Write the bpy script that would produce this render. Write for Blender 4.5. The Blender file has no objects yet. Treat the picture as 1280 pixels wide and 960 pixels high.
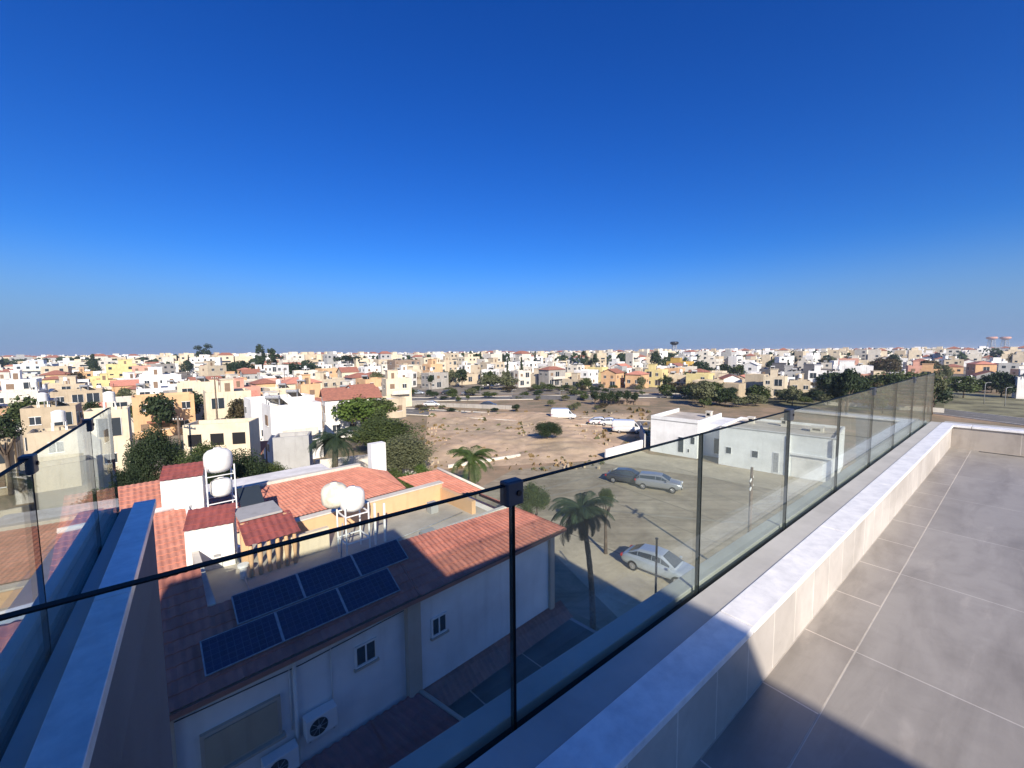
import bpy, math, random
from mathutils import Vector, Matrix
R=math.radians
rnd=random.Random(7)
S=bpy.context.scene; C=S.collection
EYE=14.0
# ------------------------------------------------------------ camera model
F=505.0; ROLL=R(0.5); PITCH=math.atan(40/505.0)
def ray(px,py):
    x=px-640; y=480-py
    c,s=math.cos(ROLL),math.sin(ROLL); x,y=x*c+y*s,-x*s+y*c
    cy,sy=math.cos(PITCH),math.sin(PITCH)
    return (x, F*cy+y*sy, -F*sy+y*cy)
def G(px,py,z=0.0):            # where that direction of view meets height z
    r=ray(px,py); t=(z-EYE)/r[2]; return Vector((r[0]*t,r[1]*t,z))
def DP(px,py,dist):            # ... meets forward distance
    r=ray(px,py); t=dist/r[1]; return Vector((r[0]*t,dist,EYE+r[2]*t))
def projx(x,y): return 640+F*x/max(y,.1)
# frames: T terrace (u along the parapet, v outward), N neighbouring house
def frame(o,az):
    a=R(az); e1=Vector((math.sin(a),math.cos(a),0)); e2=Vector((-e1.y,e1.x,0)); o=Vector(o)
    def f(u,v,z=0.0): return o+e1*u+e2*v+Vector((0,0,z))
    return f
T=frame((0,0,0),52); N=frame((-2.67,10.99,0),47)
TROT=R(90-52); NROT=R(90-47)
# ------------------------------------------------------------ materials
def mat(name,col,rough=.8,var=.12,scale=1.5,bump=0,bscale=30,metal=0,spec=.3,col2=None,streak=0,coords='Object',detail=4):
    m=bpy.data.materials.new(name); m.use_nodes=True; nt=m.node_tree; n=nt.nodes; l=nt.links
    b=n['Principled BSDF']; b.inputs['Roughness'].default_value=rough; b.inputs['Metallic'].default_value=metal
    b.inputs['Specular IOR Level'].default_value=spec
    tc=n.new('ShaderNodeTexCoord'); src=tc.outputs[coords]
    if var>0 or col2:
        no=n.new('ShaderNodeTexNoise'); no.inputs['Scale'].default_value=scale; no.inputs['Detail'].default_value=detail; no.inputs['Roughness'].default_value=.65
        l.new(src,no.inputs['Vector'])
        mx=n.new('ShaderNodeMix'); mx.data_type='RGBA'
        c2=col2 or tuple(c*(1-var*2.2) for c in col)
        c1=col if col2 else tuple(min(.95,c*(1+var*.4)) for c in col)
        mx.inputs['A'].default_value=(*c1,1); mx.inputs['B'].default_value=(*c2,1)
        rp=n.new('ShaderNodeMapRange'); rp.inputs['From Min'].default_value=.38; rp.inputs['From Max'].default_value=.68
        l.new(no.outputs['Fac'],rp.inputs['Value']); l.new(rp.outputs['Result'],mx.inputs['Factor'])
        out=mx.outputs['Result']
        if streak:
            mp=n.new('ShaderNodeMapping'); mp.inputs['Scale'].default_value=(2.5,2.5,.25); l.new(src,mp.inputs['Vector'])
            n2=n.new('ShaderNodeTexNoise'); n2.inputs['Scale'].default_value=1.6; n2.inputs['Detail'].default_value=5; l.new(mp.outputs['Vector'],n2.inputs['Vector'])
            r2=n.new('ShaderNodeMapRange'); r2.inputs['From Min'].default_value=.52; r2.inputs['From Max'].default_value=.75; r2.inputs['To Max'].default_value=streak
            l.new(n2.outputs['Fac'],r2.inputs['Value'])
            m2=n.new('ShaderNodeMix'); m2.data_type='RGBA'; m2.inputs['B'].default_value=(col[0]*.45,col[1]*.43,col[2]*.4,1)
            l.new(out,m2.inputs['A']); l.new(r2.outputs['Result'],m2.inputs['Factor']); out=m2.outputs['Result']
        l.new(out,b.inputs['Base Color'])
    else: b.inputs['Base Color'].default_value=(*col,1)
    if bump:
        nb=n.new('ShaderNodeTexNoise'); nb.inputs['Scale'].default_value=bscale; nb.inputs['Detail'].default_value=5; l.new(src,nb.inputs['Vector'])
        bp=n.new('ShaderNodeBump'); bp.inputs['Strength'].default_value=bump; bp.inputs['Distance'].default_value=.02
        l.new(nb.outputs['Fac'],bp.inputs['Height']); l.new(bp.outputs['Normal'],b.inputs['Normal'])
    return m
M={}
def wallm(k,c,**kw):
    a=dict(rough=.9,var=.07,scale=.5,streak=.35,bump=.1,bscale=12); a.update(kw); M[k]=mat(k+'_plaster',c,**a)
wallm('white',(.78,.77,.74)); wallm('offwhite',(.62,.58,.50)); wallm('cream',(.66,.57,.42)); wallm('peach',(.64,.41,.23))
wallm('yellow',(.66,.56,.27)); wallm('ochre',(.50,.33,.08)); wallm('pink',(.60,.33,.25)); wallm('grey',(.38,.38,.37)); wallm('beige',(.45,.37,.26))
wallm('brown',(.28,.21,.16)); wallm('sand',(.52,.44,.32)); wallm('paleblue',(.55,.60,.65)); wallm('darkgrey',(.10,.10,.11)); wallm('concrete',(.36,.34,.31),streak=.6)
wallm('neigh',(.80,.81,.82),streak=.2); wallm('trim',(.50,.43,.35),streak=.15); wallm('garden',(.75,.74,.70))
wallm('villa',(.74,.75,.74),streak=.12)
M['roofgrey']=mat('flat_roof_screed',(.30,.275,.24),.95,.2,.8,.3,20)
M['roofpale']=mat('pale_roof_screed',(.50,.45,.38),.95,.12,.6,.3,20)
M['roofwhite']=mat('white_roof_paint',(.76,.74,.70),.9,.12,.7)
M['glassdark']=mat('window_glass_dark',(.03,.04,.05),.12,0,spec=.6)
M['shutter']=mat('shutter_paint',(.22,.15,.10),.7,.1,4)
M['frame']=mat('white_frame',(.78,.78,.76),.5,0)
M['metal']=mat('dark_metal',(.035,.036,.04),.4,.1,8,metal=.6)
M['steel']=mat('brushed_steel',(.07,.08,.10),.45,.05,20,metal=.4)
M['galv']=mat('galvanised',(.42,.43,.44),.5,.15,6,metal=.4)
M['tank']=mat('tank_plastic',(.80,.79,.74),.5,.06,3,.05)
M['tankold']=mat('tank_plastic_yellowed',(.74,.70,.56),.6,.15,4)
M['wood']=mat('pole_wood',(.16,.12,.09),.9,.2,6,.3,20)
M['bark']=mat('bark',(.13,.10,.075),.95,.3,5,.6,14)
M['palmbark']=mat('palm_bark',(.17,.14,.10),.95,.3,7,.8,18)
def leafm(k,c,c2):
    m=mat(k+'_leaves',c,.65,0,1.2,col2=c2,spec=.25); nt=m.node_tree; b=nt.nodes['Principled BSDF']
    b.inputs['Transmission Weight'].default_value=0
    tr=nt.nodes.new('ShaderNodeBsdfTranslucent'); mx=nt.nodes.new('ShaderNodeMixShader'); mx.inputs[0].default_value=.18
    tr.inputs['Color'].default_value=(c[0]*1.3,c[1]*1.4,c[2],1)
    nt.links.new(b.outputs[0],mx.inputs[1]); nt.links.new(tr.outputs[0],mx.inputs[2]); nt.links.new(mx.outputs[0],nt.nodes['Material Output'].inputs['Surface']); M[k]=m
leafm('leafdark',(.035,.055,.022),(.020,.034,.014)); leafm('leafmid',(.075,.10,.03),(.045,.065,.02)); leafm('leafolive',(.14,.15,.075),(.085,.095,.05))
leafm('leafbright',(.10,.15,.03),(.06,.10,.02)); leafm('leafbrown',(.09,.07,.035),(.05,.045,.02)); leafm('leafpalm',(.085,.13,.035),(.05,.085,.03)); leafm('leafpalmdark',(.04,.065,.035),(.025,.045,.025))
leafm('leafdry',(.25,.17,.08),(.16,.12,.06))
M['marble']=mat('white_marble',(.86,.85,.83),.35,0,11,col2=(.66,.66,.66),spec=.5,detail=8)
M['ledge']=mat('ledge_render',(.43,.42,.395),.85,.08,2,.1,30)
M['extwall']=mat('tower_render',(.55,.55,.56),.85,.06,1,.15,40)
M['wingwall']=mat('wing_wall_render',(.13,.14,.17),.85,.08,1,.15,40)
M['slot']=mat('black_channel_rubber',(.006,.006,.008),.6,0)
M['solar']=None
# terrace tiles -------------------------------------------------------
def tilemat(name,col,grout,bw,bh,offx=0,offy=0,off=0.0,mortar=.004,coords='Object',rough=.45,vertical=False):
    m=bpy.data.materials.new(name); m.use_nodes=True; nt=m.node_tree; n=nt.nodes; l=nt.links; b=n['Principled BSDF']
    tc=n.new('ShaderNodeTexCoord'); mp=n.new('ShaderNodeMapping'); mp.inputs['Location'].default_value=(offx,offy,0)
    if vertical: mp.inputs['Rotation'].default_value=(R(-90),0,0)
    l.new(tc.outputs[coords],mp.inputs['Vector'])
    br=n.new('ShaderNodeTexBrick'); br.offset=off; br.inputs['Scale'].default_value=1; br.inputs['Brick Width'].default_value=bw; br.inputs['Row Height'].default_value=bh
    br.inputs['Mortar Size'].default_value=mortar; br.inputs['Mortar Smooth'].default_value=.1; br.inputs['Bias'].default_value=0
    br.inputs['Color1'].default_value=(*col,1); br.inputs['Color2'].default_value=(*[c*.93 for c in col],1); br.inputs['Mortar'].default_value=(*grout,1)
    l.new(mp.outputs[0],br.inputs['Vector'])
    def cloud(scale,lo,hi,dark,inp,seed):
        mm=n.new('ShaderNodeMapping'); mm.inputs['Scale'].default_value=scale; mm.inputs['Location'].default_value=(seed,seed*.7,0); mm.inputs['Rotation'].default_value=(0,0,.35)
        l.new(tc.outputs[coords],mm.inputs['Vector'])
        no=n.new('ShaderNodeTexNoise'); no.inputs['Scale'].default_value=1; no.inputs['Detail'].default_value=8; no.inputs['Roughness'].default_value=.6; no.inputs['Distortion'].default_value=.6
        l.new(mm.outputs[0],no.inputs['Vector'])
        r=n.new('ShaderNodeMapRange'); r.inputs['From Min'].default_value=lo; r.inputs['From Max'].default_value=hi; l.new(no.outputs['Fac'],r.inputs['Value'])
        x=n.new('ShaderNodeMix'); x.data_type='RGBA'; x.blend_type='MULTIPLY'; x.inputs['B'].default_value=dark
        l.new(r.outputs[0],x.inputs['Factor']); l.new(inp,x.inputs['A']); return x.outputs['Result']
    o=cloud((1.0,3.6,1),.42,.66,(.74,.73,.72,1),br.outputs['Color'],3)
    o=cloud((1.6,9,1),.58,.70,(1.18,1.17,1.16,1),o,23)
    o=cloud((9,9,9),.45,.8,(.88,.88,.88,1),o,11)
    l.new(o,b.inputs['Base Color']); b.inputs['Roughness'].default_value=rough; b.inputs['Specular IOR Level'].default_value=.35
    bp=n.new('ShaderNodeBump'); bp.inputs['Strength'].default_value=.35; bp.inputs['Distance'].default_value=.003; bp.invert=True
    l.new(br.outputs['Fac'],bp.inputs['Height']); l.new(bp.outputs[0],b.inputs['Normal'])
    return m
TC=(.33,.305,.272); TG=(.62,.56,.50)
M['tilestrip']=tilemat('porcelain_border_tile',TC,TG,.6,2.0,offx=-2.67,offy=-.48+2.0,off=0)
M['tilebig']=tilemat('porcelain_floor_tile',(.325,.306,.278),(.50,.475,.44),1.2,.6,offx=-2.67,offy=-.48,off=.5)
M['tilewall']=tilemat('porcelain_skirting_tile',(.52,.49,.455),(.74,.70,.64),.3,2.0,offx=-.1,offy=0,vertical=True)
# balustrade glass: two real faces per pane, each with its own sheen and faint dust
def glassmat():
    m=bpy.data.materials.new('balustrade_glass'); m.use_nodes=True; nt=m.node_tree; n=nt.nodes; l=nt.links; n.remove(n['Principled BSDF'])
    tr=n.new('ShaderNodeBsdfTransparent'); tr.inputs['Color'].default_value=(.92,.96,.94,1)
    gl=n.new('ShaderNodeBsdfGlossy'); gl.inputs['Roughness'].default_value=.01; gl.inputs['Color'].default_value=(.9,.95,.93,1)
    lw=n.new('ShaderNodeLayerWeight'); lw.inputs['Blend'].default_value=.5
    pw=n.new('ShaderNodeMath'); pw.operation='POWER'; pw.inputs[1].default_value=4.5; l.new(lw.outputs['Facing'],pw.inputs[0])
    ma=n.new('ShaderNodeMath'); ma.operation='MULTIPLY_ADD'; ma.inputs[1].default_value=.75; ma.inputs[2].default_value=.035; l.new(pw.outputs[0],ma.inputs[0])
    mx=n.new('ShaderNodeMixShader'); l.new(ma.outputs[0],mx.inputs[0]); l.new(tr.outputs[0],mx.inputs[1]); l.new(gl.outputs[0],mx.inputs[2])
    df=n.new('ShaderNodeBsdfDiffuse'); df.inputs['Color'].default_value=(.42,.50,.47,1)
    no=n.new('ShaderNodeTexNoise'); no.inputs['Scale'].default_value=2.2; no.inputs['Detail'].default_value=6; tc=n.new('ShaderNodeTexCoord'); l.new(tc.outputs['Object'],no.inputs['Vector'])
    r=n.new('ShaderNodeMapRange'); r.inputs['To Min'].default_value=.010; r.inputs['To Max'].default_value=.040; l.new(no.outputs['Fac'],r.inputs['Value'])
    m2=n.new('ShaderNodeMixShader'); l.new(r.outputs[0],m2.inputs[0]); l.new(mx.outputs[0],m2.inputs[1]); l.new(df.outputs[0],m2.inputs[2])
    l.new(m2.outputs[0],n['Material Output'].inputs['Surface']); return m
M['glass']=glassmat()
M['glassedge']=mat('glass_edge',(.006,.010,.011),.6,0,spec=.1)
def rooftile(k,c,c2,sc=1.0):
    m=mat(k,c,.85,0,2.2*sc,col2=c2,bump=.3,bscale=25); M[k]=m
    nt=m.node_tree; n=nt.nodes; l=nt.links; b=n['Principled BSDF']; old=b.inputs['Base Color'].links[0].from_socket
    tc=n.new('ShaderNodeTexCoord'); sp=n.new('ShaderNodeVectorMath'); sp.operation='MULTIPLY'; sp.inputs[1].default_value=(5.26,3.33,0)
    l.new(tc.outputs['UV'],sp.inputs[0]); fl=n.new('ShaderNodeVectorMath'); fl.operation='FLOOR'; l.new(sp.outputs[0],fl.inputs[0])
    wn=n.new('ShaderNodeTexWhiteNoise'); wn.noise_dimensions='2D'; l.new(fl.outputs[0],wn.inputs['Vector'])
    mr=n.new('ShaderNodeMapRange'); mr.inputs['To Min'].default_value=.86; mr.inputs['To Max'].default_value=1.06; l.new(wn.outputs['Value'],mr.inputs['Value'])
    mu=n.new('ShaderNodeVectorMath'); mu.operation='SCALE'; l.new(old,mu.inputs[0]); l.new(mr.outputs[0],mu.inputs['Scale']); l.new(mu.outputs[0],b.inputs['Base Color'])
rooftile('tilenear',(.50,.185,.135),(.35,.125,.095)); rooftile('tilered',(.56,.25,.175),(.46,.19,.135)); rooftile('tilemaroon',(.30,.085,.075),(.22,.07,.065)); rooftile('tileold',(.36,.15,.10),(.24,.11,.08))
# ------------------------------------------------------------ mesh builder
class MB:
    def __init__(s): s.v=[]; s.f=[]; s.mi=[]; s.uv=[]; s.sm=[]
    def face(s,pts,m=0,uv=None,smooth=False):
        i=len(s.v); s.v+= [tuple(p) for p in pts]; s.f.append(tuple(range(i,i+len(pts)))); s.mi.append(m); s.uv.append(uv); s.sm.append(smooth)
    def mesh(s,vs,fs,m=0,smooth=False):
        i=len(s.v); s.v+=[tuple(p) for p in vs]
        for f in fs: s.f.append(tuple(i+k for k in f)); s.mi.append(m); s.uv.append(None); s.sm.append(smooth)
    def box(s,x0,x1,y0,y1,z0,z1,m=0,fn=None,top=None):
        c=[(x0,y0,z0),(x1,y0,z0),(x1,y1,z0),(x0,y1,z0),(x0,y0,z1),(x1,y0,z1),(x1,y1,z1),(x0,y1,z1)]
        if fn: c=[fn(*p) for p in c]
        i=len(s.v); s.v+=[tuple(p) for p in c]
        for k,f in enumerate([(3,2,1,0),(4,5,6,7),(0,1,5,4),(1,2,6,5),(2,3,7,6),(3,0,4,7)]):
            s.f.append(tuple(i+a for a in f)); s.mi.append(top if (k==1 and top is not None) else m); s.uv.append(None); s.sm.append(False)
        return s
    def cyl(s,p,q,r0,r1=None,n=10,m=0,cap=True,smooth=True):
        p=Vector(p);q=Vector(q); r1=r0 if r1 is None else r1; d=(q-p)
        a=d.orthogonal().normalized(); b=d.cross(a).normalized()
        vs=[p+(a*math.cos(2*math.pi*k/n)+b*math.sin(2*math.pi*k/n))*r0 for k in range(n)]+[q+(a*math.cos(2*math.pi*k/n)+b*math.sin(2*math.pi*k/n))*r1 for k in range(n)]
        s.mesh(vs,[(k,(k+1)%n,n+(k+1)%n,n+k) for k in range(n)],m,smooth)
        if cap: s.face(vs[n:],m); s.face(vs[:n][::-1],m)
        return s
    def tube(s,pts,rs,n=8,m=0):
        pts=[Vector(p) for p in pts]; rings=[]; ref=Vector((.3,.9,.1)).normalized()
        for i,p in enumerate(pts):
            d=(pts[min(i+1,len(pts)-1)]-pts[max(i-1,0)]).normalized(); a=d.cross(ref).normalized(); b=d.cross(a)
            rings.append([p+(a*math.cos(2*math.pi*k/n)+b*math.sin(2*math.pi*k/n))*rs[i] for k in range(n)])
        vs=[q for r in rings for q in r]; fs=[(i*n+k,i*n+(k+1)%n,(i+1)*n+(k+1)%n,(i+1)*n+k) for i in range(len(pts)-1) for k in range(n)]
        fs.append(tuple(range(n))[::-1]); fs.append(tuple((len(pts)-1)*n+k for k in range(n)))
        s.mesh(vs,fs,m,True); return s
    def lathe(s,prof,c=(0,0,0),n=20,m=0,smooth=True):
        c=Vector(c); k=len(prof); vs=[c+Vector((r*math.cos(2*math.pi*j/n),r*math.sin(2*math.pi*j/n),z)) for j in range(n) for r,z in prof]
        s.mesh(vs,[(j*k+i,((j+1)%n)*k+i,((j+1)%n)*k+i+1,j*k+i+1) for j in range(n) for i in range(k-1)],m,smooth); return s
    def build(s,name,mats,parent=None,loc=None,rotz=None,bevel=0):
        me=bpy.data.meshes.new(name); me.from_pydata(s.v,[],s.f)
        if not isinstance(mats,(list,tuple)): mats=[mats]
        for m in mats: me.materials.append(m)
        me.polygons.foreach_set('material_index',s.mi); me.polygons.foreach_set('use_smooth',s.sm)
        if any(s.uv):
            ul=me.uv_layers.new(name='UVMap'); k=0
            for f,u in zip(s.f,s.uv):
                for j in range(len(f)):
                    if u: ul.data[k].uv=u[j]
                    k+=1
        me.update()
        o=bpy.data.objects.new(name,me); C.objects.link(o)
        if parent: o.parent=parent
        if loc is not None: o.location=loc
        if rotz is not None: o.rotation_euler=(0,0,rotz)
        if bevel:
            b=o.modifiers.new('bevel','BEVEL'); b.width=bevel; b.segments=2; b.limit_method='ANGLE'
        return o
def tag(o,label=None,cat=None,group=None,kind=None):
    if label: o['label']=label
    if cat: o['category']=cat
    if group: o['group']=group
    if kind: o['kind']=kind
    return o
def thing(name,loc=(0,0,0),rotz=0,label=None,cat=None,group=None):
    o=bpy.data.objects.new(name,None); C.objects.link(o); o.location=loc; o.rotation_euler=(0,0,rotz); return tag(o,label,cat,group)
def inst(src,name,parent,loc=(0,0,0),rotz=0,scale=None):
    o=bpy.data.objects.new(name,src.data if hasattr(src,'data') else src); C.objects.link(o); o.parent=parent; o.location=loc; o.rotation_euler=(0,0,rotz)
    if scale: o.scale=scale
    return o
def copy_tree(o,parent=None):
    c=o.copy(); C.objects.link(c); c.parent=parent
    for ch in list(o.children): copy_tree(ch,c)
    return c
def tile_slope(mb,bl,br,tr,tl,m=0,pitch=.19,row=.30,amp=.024,hi=6):
    bl,br,tr,tl=map(Vector,(bl,br,tr,tl)); L=max((br-bl).length,(tr-tl).length); H=max((tl-bl).length,(tr-br).length)
    nx=max(2,int(L/pitch)*hi); ny=max(1,int(round(H/row))); nrm=(br-bl).cross(tl-bl).normalized()
    if nrm.z<0: nrm=-nrm
    vs=[];fs=[]
    def P(s,t,h): return bl*(1-s)*(1-t)+br*s*(1-t)+tr*s*t+tl*(1-s)*t+nrm*h
    W=nx+1; uvs=[]
    for j in range(ny):
        for t,st in ((j/ny,.026),((j+1)/ny,0)):
            for i in range(W):
                s=i/nx; h=amp*(.5+.5*math.cos(2*math.pi*s*L/pitch))+st
                vs.append(P(s,t,h)); uvs.append((s*L,t*H))
    for r in range(2*ny-1):
        for i in range(nx): fs.append((r*W+i,r*W+i+1,(r+1)*W+i+1,(r+1)*W+i))
    for f in fs: mb.face([vs[k] for k in f],m,[uvs[k] for k in f],False)
    return mb
def solid_slab(mb,pts,th,m=0):   # polygon (3D) thickened downwards
    n=len(pts); top=[Vector(p) for p in pts]; bot=[p-Vector((0,0,th)) for p in top]
    mb.mesh(top+bot,[tuple(range(n)),tuple(range(2*n-1,n-1,-1))]+[(i,n+i,n+(i+1)%n,(i+1)%n) for i in range(n)],m); return mb
def sheet(name,pts,m,z,kind='structure',**k):
    mb=MB(); mb.face([(p[0],p[1],z) for p in pts]); o=mb.build(name,m); o['kind']=kind; return o
# ------------------------------------------------------------ ground, roads
def groundmat():
    m=mat('dry_earth',(.36,.26,.175),.95,0,.045,col2=(.27,.23,.165),bump=.4,bscale=3,detail=8)
    nt=m.node_tree; n=nt.nodes; l=nt.links; b=n['Principled BSDF']; old=b.inputs['Base Color'].links[0].from_socket; tc=[x for x in n if x.type=='TEX_COORD'][0]
    no=n.new('ShaderNodeTexNoise'); no.inputs['Scale'].default_value=.16; no.inputs['Detail'].default_value=9; no.inputs['Roughness'].default_value=.7; l.new(tc.outputs['Object'],no.inputs['Vector'])
    r=n.new('ShaderNodeValToRGB'); r.color_ramp.elements[0].position=.42; r.color_ramp.elements[0].color=(.55,.60,.50,1); r.color_ramp.elements[1].position=.62; r.color_ramp.elements[1].color=(1.08,1.0,.92,1)
    l.new(no.outputs['Fac'],r.inputs[0]); x=n.new('ShaderNodeMix'); x.data_type='RGBA'; x.blend_type='MULTIPLY'; x.inputs['Factor'].default_value=.85; l.new(old,x.inputs['A']); l.new(r.outputs[0],x.inputs['B']); l.new(x.outputs['Result'],b.inputs['Base Color'])
    return m
M['earth']=groundmat()
mb=MB(); mb.face([(-6000,-300,0),(6000,-300,0),(6000,6000,0),(-6000,6000,0)]); g=mb.build('ground',M['earth']); g['kind']='structure'
M['lot']=mat('dusty_asphalt',(.37,.335,.26),.95,0,.07,col2=(.27,.23,.17),bump=.25,bscale=25,detail=9)
def stains(m,sc,lo,hi,fac,stretch=(1,1,1),rot=0):
    nt=m.node_tree; n=nt.nodes; l=nt.links; b=n['Principled BSDF']; old=b.inputs['Base Color'].links[0].from_socket; tc=[x for x in n if x.type=='TEX_COORD'][0]
    mp=n.new('ShaderNodeMapping'); mp.inputs['Scale'].default_value=stretch; mp.inputs['Rotation'].default_value=(0,0,rot); l.new(tc.outputs['Object'],mp.inputs['Vector'])
    no=n.new('ShaderNodeTexNoise'); no.inputs['Scale'].default_value=sc; no.inputs['Detail'].default_value=9; no.inputs['Roughness'].default_value=.72; no.inputs['Distortion'].default_value=.4; l.new(mp.outputs[0],no.inputs['Vector'])
    r=n.new('ShaderNodeValToRGB'); r.color_ramp.elements[0].position=lo; r.color_ramp.elements[0].color=(fac,fac*.97,fac*.92,1); r.color_ramp.elements[1].position=hi; r.color_ramp.elements[1].color=(1.06,1.04,1,1)
    l.new(no.outputs['Fac'],r.inputs[0]); x=n.new('ShaderNodeMix'); x.data_type='RGBA'; x.blend_type='MULTIPLY'; x.inputs['Factor'].default_value=1; l.new(old,x.inputs['A']); l.new(r.outputs[0],x.inputs['B']); l.new(x.outputs['Result'],b.inputs['Base Color'])
M['road']=mat('road_asphalt',(.17,.165,.155),.9,.12,.3,.2,20)
M['path']=mat('pale_concrete_path',(.46,.41,.31),.95,.15,.3,.2,10)
M['track']=mat('worn_track',(.29,.26,.20),.95,.12,.8)
M['patio']=mat('dark_patio_paving',(.085,.10,.095),.8,.2,.8,.1,10)
M['line']=mat('faded_line_paint',(.62,.60,.54),.9,.3,2)
M['crack']=mat('joint_filler',(.13,.115,.09),.95,.1,1)
M['townground']=mat('town_yard_ground',(.25,.22,.175),.95,.3,.06,.3,3)
M['field']=mat('red_earth',(.60,.44,.30),.95,0,.05,col2=(.42,.35,.24),bump=.8,bscale=2.5,detail=9)
M['scrub']=mat('dry_grass_earth',(.23,.22,.13),.95,.35,.15,.5,3)
stains(M['lot'],.35,.40,.60,.72); stains(M['lot'],.8,.42,.56,.86,(.12,1.6,1),R(38)); stains(M['field'],.22,.40,.62,.70); stains(M['path'],.6,.38,.6,.8)
P2=lambda *a:[G(x,y) for x,y in a]
sheet('town_ground',[(-900,40),(-40,48),(-24,60),(-22,130),(300,165),(1500,200),(1500,1500),(-1500,1500)],M['townground'],.003)
from mathutils import noise
cs=[G(528,588),G(757,575),G(812,517),G(535,514)]; n=90; mb=MB(); vs=[]
for jj in range(n+1):
    for ii in range(n+1):
        a,b=ii/n,jj/n; p=cs[0]*(1-a)*(1-b)+cs[1]*a*(1-b)+cs[2]*a*b+cs[3]*(1-a)*b; e=min(a,1-a,b,1-b)*8; e=max(0,min(1,e))
        h=max(0,noise.noise(Vector((p.x*.09,p.y*.06,0)))+.12)*2.0+abs(noise.noise(Vector((p.x*.35,p.y*.3,5))))*.6+noise.noise(Vector((p.x*.9,p.y*.8,9)))*.14
        vs.append((p.x,p.y,.004+e*max(0,h)*.55))
mb.mesh(vs,[(jj*(n+1)+ii,jj*(n+1)+ii+1,(jj+1)*(n+1)+ii+1,(jj+1)*(n+1)+ii) for jj in range(n) for ii in range(n)],0,True); mb.build('red_earth_field',M['field'])['kind']='structure'
sheet('scrub_ground',P2((1070,505),(1280,522),(1280,496),(1180,488),(1000,496)),M['scrub'],.004)
sheet('parking_lot',[G(560,690),G(545,640),G(640,588),G(757,574),G(812,571),G(1062,628),Vector((60,36,0)),Vector((45,8,0)),Vector((12,4,0)),Vector((7,14,0)),Vector((4,20,0))],M['lot'],.007)
sheet('house_forecourt_path',P2((800,563),(812,568),(875,576),(900,581),(1050,604),(1062,626),(1040,630),(1000,618),(880,596),(760,580),(745,576)),M['path'],.011)
a0=G(705,672);a1=G(716,700)
sheet('sidewalk',[G(690,655),G(760,683),G(880,732),Vector((22,16.5,0)),Vector((20,12,0)),Vector((8,16,0)),G(790,790),G(735,735),G(690,690)],M['path'],.011)
def strip(name,p,q,w,m,z=.012,kind='structure'):
    p=Vector((p[0],p[1],0));q=Vector((q[0],q[1],0)); d=(q-p).normalized(); s=Vector((-d.y,d.x,0))*w/2
    return sheet(name,[p-s,q-s,q+s,p+s],m,z,kind)
for a,b in [((745,598),(905,654)),((700,662),(880,735)),((845,585),(1000,628))]: strip('paving_joint',G(*a),G(*b),.09,M['crack'],.015)
for a,b in [((880,612),(1015,662)),((760,625),(900,680))]: strip('paving_joint',G(*a),G(*b),.06,M['crack'],.015)
M['verge']=mat('dark_grass_verge',(.10,.11,.05),.95,0,.2,col2=(.17,.15,.09),bump=.5,bscale=4)
sheet('grass_verge',P2((830,497),(1075,513),(1180,512),(1180,486),(1040,480),(850,482)),M['verge'],.012)
sheet('yard_asphalt',P2((1070,520),(1180,528),(1200,590),(1070,620)),M['road'],.010)
# main road across the middle distance, two carriageways with kerbs and markings
def road(pa,pb,w,name='road',z=.02):
    pa=Vector((pa[0],pa[1],0));pb=Vector((pb[0],pb[1],0)); d=(pb-pa).normalized(); s=Vector((-d.y,d.x,0)); L=(pb-pa).length
    strip(name,pa,pb,w,M['road'],z)
    for k in (-1,1):
        mb=MB(); o=pa+s*k*(w/2+.15)
        q=[o-s*.15,o+d*L-s*.15,o+d*L+s*.15,o+s*.15]; solid_slab(mb,[(p.x,p.y,z+.12) for p in q],.14); mb.build('kerb',M['offwhite'])['kind']='structure'
        strip('lane_line',pa+s*k*(w/2-.3),pb+s*k*(w/2-.3),.15,M['line'],z+.004)
    mb=MB(); t=0
    while t<L:
        a=pa+d*t; b=pa+d*min(L,t+3); mb.face([(a-s*.08)+Vector((0,0,z+.005)),(b-s*.08)+Vector((0,0,z+.005)),(b+s*.08)+Vector((0,0,z+.005)),(a+s*.08)+Vector((0,0,z+.005))]); t+=8
    mb.build('lane_dashes',M['line'])['kind']='structure'
road(G(470,512),G(812,531),8); road(G(470,500),G(930,493),9); road(G(1040,498),G(1340,535),9,z=.024)
# ------------------------------------------------------------ the flat's own building and terrace
bt=thing('apartment_building',(0,0,0),TROT,'own grey rendered apartment building below the tiled terrace','building')
mb=MB(); mb.box(-9,10.6,-9,.60,.0,12.1); mb.build('wall',M['extwall'],bt)
mb=MB(); mb.box(-6,-.32,-8.5,-.10,12.4,15.92); st=mb.build('stair_tower',M['extwall'],bt)
mb=MB(); mb.box(-5.0,-4.0,-.099,-.06,12.5,14.6); mb.build('door',M['metal'],st)
mb=MB(); mb.box(-3,10.4,-7,.48,12.1,12.4); f=mb.build('terrace_floor',M['tilebig'],None,(0,0,0),TROT); f['kind']='structure'
mb=MB(); mb.box(-.3,10.4,.484,.72,12.1,12.402); f=mb.build('terrace_border',M['tilestrip'],None,(0,0,0),TROT); f['kind']='structure'
mb=MB(); mb.box(-3,9.5,.4803,.4838,12.2,12.4016); mb.box(-3,9.5,.7035,.7078,12.3,12.404); f=mb.build('floor_grout',mat('pale_grout',(.46,.425,.375),.9,.1,8),None,(0,0,0),TROT); f['kind']='structure'
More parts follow.
